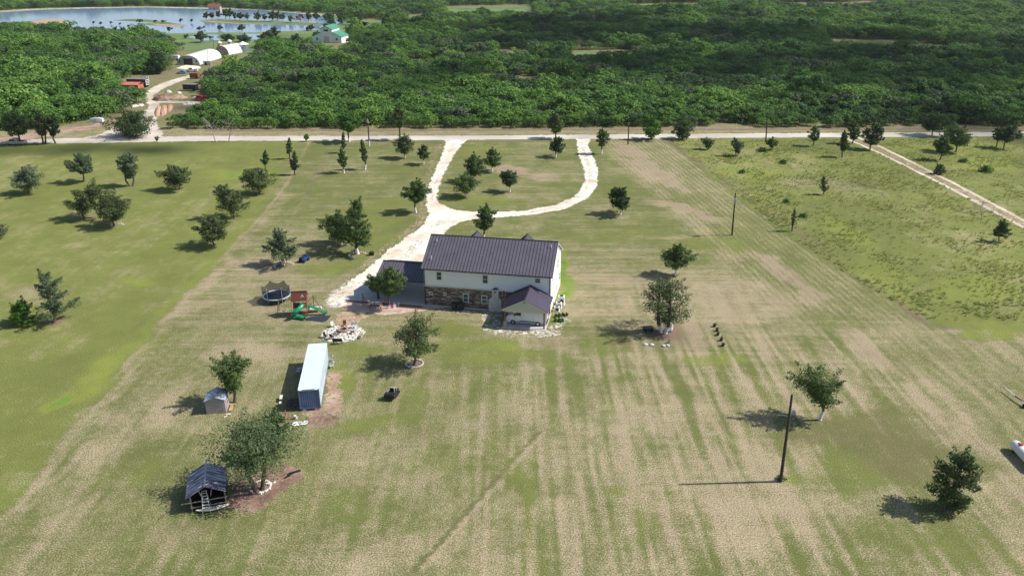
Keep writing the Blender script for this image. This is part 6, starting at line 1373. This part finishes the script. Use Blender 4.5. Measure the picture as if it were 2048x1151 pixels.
def barn():
    p = at(654, 86); r = empty('white_barn', p, -.12, 'white barn with raised centre and bright green metal roof', 'barn'); D = 15; B = MB()
    B.extr([(-3.6, 0), (3.6, 0), (3.6, 8.2), (0, 10.0), (-3.6, 8.2)], 0, D); B.extr([(-9.2, 0), (-3.62, 0), (-3.62, 6.2), (-9.2, 3.6)], .4, D-.4); B.extr([(9.2, 0), (3.62, 0), (3.62, 6.2), (9.2, 3.6)], .4, D-.4); B.build('walls', M['white'], r)
    B = MB(); gable_roof(B, -4.1, 4.1, -.8, D+.6, 8.0, 10.1, 'y', t=.08, gap=.8, rib=.05); 
    roof_plane(B, (-9.7, D, 3.5), (-9.7, 0, 3.5), (-3.62, 0, 6.35), (-3.62, D, 6.35), t=.08, gap=.8); roof_plane(B, (9.7, 0, 3.5), (9.7, D, 3.5), (3.62, D, 6.35), (3.62, 0, 6.35), t=.08, gap=.8); B.build('roof', [M['roofgreen'], M['roofgreen']], r)
    window(r, 0, 7.3, 2.6, 1.0, 0, pane='windark', fr='darkmetal')
    for x in (-6.2, 6.2): window(r, x, 2.2, 1.2, 1.4, .4, pane='windark', fr='steel')
    B = MB(); B.box((0, -.04, 1.9), (3.4, .06, 3.8)); B.build('door', M['steel'], r)
barn()
def flag():
    p = at(594, 67); h = height_to(p, 27); r = empty('flag_pole', p, 0, 'white pole flying a striped red, white and blue flag near the lake', 'flag pole'); B = MB(); B.cyl((0, 0, 0), (0, 0, h), .12, .07, n=8); B.build('shaft', M['white'], r); B = MB(); B.ball((0, 0, h+.1), .18, 8); B.build('finial', M['steel'], r)
    zt = height_to(p, 40); W, Hh = 4.4, 2.6; B = MB(); n = 16
    def P(u, v): return (.15+W*u*.95, .45*math.sin(u*6)*u, zt-Hh*(1-v)-.5*u*u+Hh)
    for s in range(13):
        v0, v1 = 1-(s+1)/13, 1-s/13
        for i in range(n):
            u0, u1 = i/n, (i+1)/n
            if s < 7 and u1 <= .42: mi = 2
            else: mi = 0 if s % 2 == 0 else 1
            B.quad(P(u0, v0), P(u1, v0), P(u1, v1), P(u0, v1), mi)
    for a in range(9):
        for c in range(6 if a % 2 == 0 else 5):
            u = .035+(c+(.5 if a % 2 else 0))*.058; v = 1-(a+.9)*.052
            for sgn in (-1, 1): x, y, z = P(u, v); B.add([(x-.05, y+sgn*.03, z), (x, y+sgn*.03, z-.05), (x+.05, y+sgn*.03, z), (x, y+sgn*.03, z+.05)], [(0, 1, 2, 3)], 1)
    B.build('flag', [M['red'], M['white'], M['bluepaint']], r)
flag()
def lakehouse():
    r = empty('lake_house', at(429, 20), .1, 'low house with red brown roof on the far shore of the lake', 'house'); B = MB(); B.box((0, 3, 1.5), (11, 7, 3)); B.build('walls', M['tan'], r); B = MB(); gable_roof(B, -6.2, 6.2, -1, 7.4, 3, 5.6, 'x', t=.1, gap=1.2, rib=.05); B.build('roof', [M['rust'], M['rust']], r)
    for x in (-3.5, 3.5): window(r, x, 1.6, 1.2, 1.2, -.5, fr='white', pane='windark')
    B = MB(); B.box((0, -.53, 1.05), (1.2, .05, 2.1)); B.build('door', M['wood'], r)
lakehouse()
r = empty('metal_shed', at(28, 60), 0, 'long low shed with pale metal roof in the brush by the lake', 'shed'); B = MB(); B.box((0, 3, 1.8), (15, 6, 3.6)); B.build('walls', M['steel'], r); B = MB(); gable_roof(B, -8, 8, -.5, 6.5, 3.6, 5.2, 'x', t=.1, gap=1, rib=.05); B.build('roof', [M['steel'], M['steel']], r)
build_ground()
def tuft(i):
    rs = np.random.RandomState(i+40); n = 26; a = rs.rand(n)*2*PI; l = rs.uniform(.5, 1.0, n); r = rs.rand(n)*.35
    b = np.stack([r*np.cos(a), r*np.sin(a), 0*a], -1); tip = b+np.stack([np.cos(a)*l*.55, np.sin(a)*l*.55, l], -1); sd = np.stack([-np.sin(a), np.cos(a), 0*a], -1)*.09
    V = np.stack([b-sd, b+sd, tip+sd*.35, tip-sd*.35], 1).reshape(-1, 3)
    return npmesh('grass_tuft', V, np.arange(n*4).reshape(n, 4), [LEAF[('tallgrass', 'weeds', 'tallgrass')[i]]])
LEAF['tallgrass'] = leafmat('tallgrass', (.20, .24, .07), (.28, .31, .10), (.42, .40, .18), trans=.45, big=.9); LEAF['weeds'] = leafmat('weeds', (.13, .2, .05), (.2, .28, .07), (.3, .38, .1), trans=.5, big=.9)
tc = bpy.data.collections.new('tuft_kinds')
for i in range(3): tc.objects.link(bpy.data.objects.new('tuft_kind_%d' % i, tuft(i)))
rs = np.random.RandomState(8); N_ = 90000; X = rs.uniform(25, 190, N_); Y = rs.uniform(95, 229, N_); PX, PY = proj(X, Y, 0)
brl = np.interp(PY, [262, 285, 460, 560, 640], [1310, 1345, 1560, 1712, 1850]); keep = (PX > brl+4) & (PY < 640) & (PX < 2200)
u = (X-at(1712, 278).x); pa = [at(*q) for q in PA]; py_ = np.interp(PX, [a for a, b in PA], [b for a, b in PA]); keep &= np.abs(PY-py_) > 9
den = fbm(X/6, Y/6, 97, 4); edge = np.exp(-((PX-brl)/14)**2)
keep &= (rs.rand(N_) < np.clip((den-.42)*2.2, 0.08, .7)+.4*edge)
X, Y, den = X[keep], Y[keep], den[keep]; print('tufts', len(X))
me = bpy.data.meshes.new('tall_grass'); me.vertices.add(len(X)); me.vertices.foreach_set('co', np.stack([X, Y, 0*X], -1).astype(np.float32).ravel())
for nm, ty, da in (('sc', 'FLOAT', .14+.26*rs.rand(len(X))*(.5+den)), ('zr', 'FLOAT', .7+.6*rs.rand(len(X))), ('rot', 'FLOAT', rs.rand(len(X))*6.28), ('idx', 'INT', rs.randint(0, 3, len(X)))):
    a_ = me.attributes.new(nm, ty, 'POINT'); a_.data.foreach_set('value', np.array(da, np.float32 if ty == 'FLOAT' else np.int32))
tg = bpy.data.objects.new('tall_grass', me); link(tg); tag(tg, 'tufts of tall yellow green grass in the unmown right field', 'grass', None, 'stuff')
ng2 = ng.copy(); [n for n in ng2.nodes if n.bl_idname == 'GeometryNodeCollectionInfo'][0].inputs['Collection'].default_value = tc
md = tg.modifiers.new('scatter', 'NODES'); md.node_group = ng2

B = MB(); B.box((0, 2500, 26), (10400, 8400, 54)); hz = B.build('haze', M['white']); hz['kind'] = 'stuff'
hm = bpy.data.materials.new('haze_air'); hm.use_nodes = True; n_ = hm.node_tree; n_.nodes.remove(n_.nodes['Principled BSDF'])
pv = n_.nodes.new('ShaderNodeVolumePrincipled'); pv.inputs['Color'].default_value = (.86, .92, 1, 1); pv.inputs['Density'].default_value = .00006; pv.inputs['Anisotropy'].default_value = .2
n_.links.new(pv.outputs[0], n_.nodes['Material Output'].inputs['Volume']); hz.data.materials.clear(); hz.data.materials.append(hm)
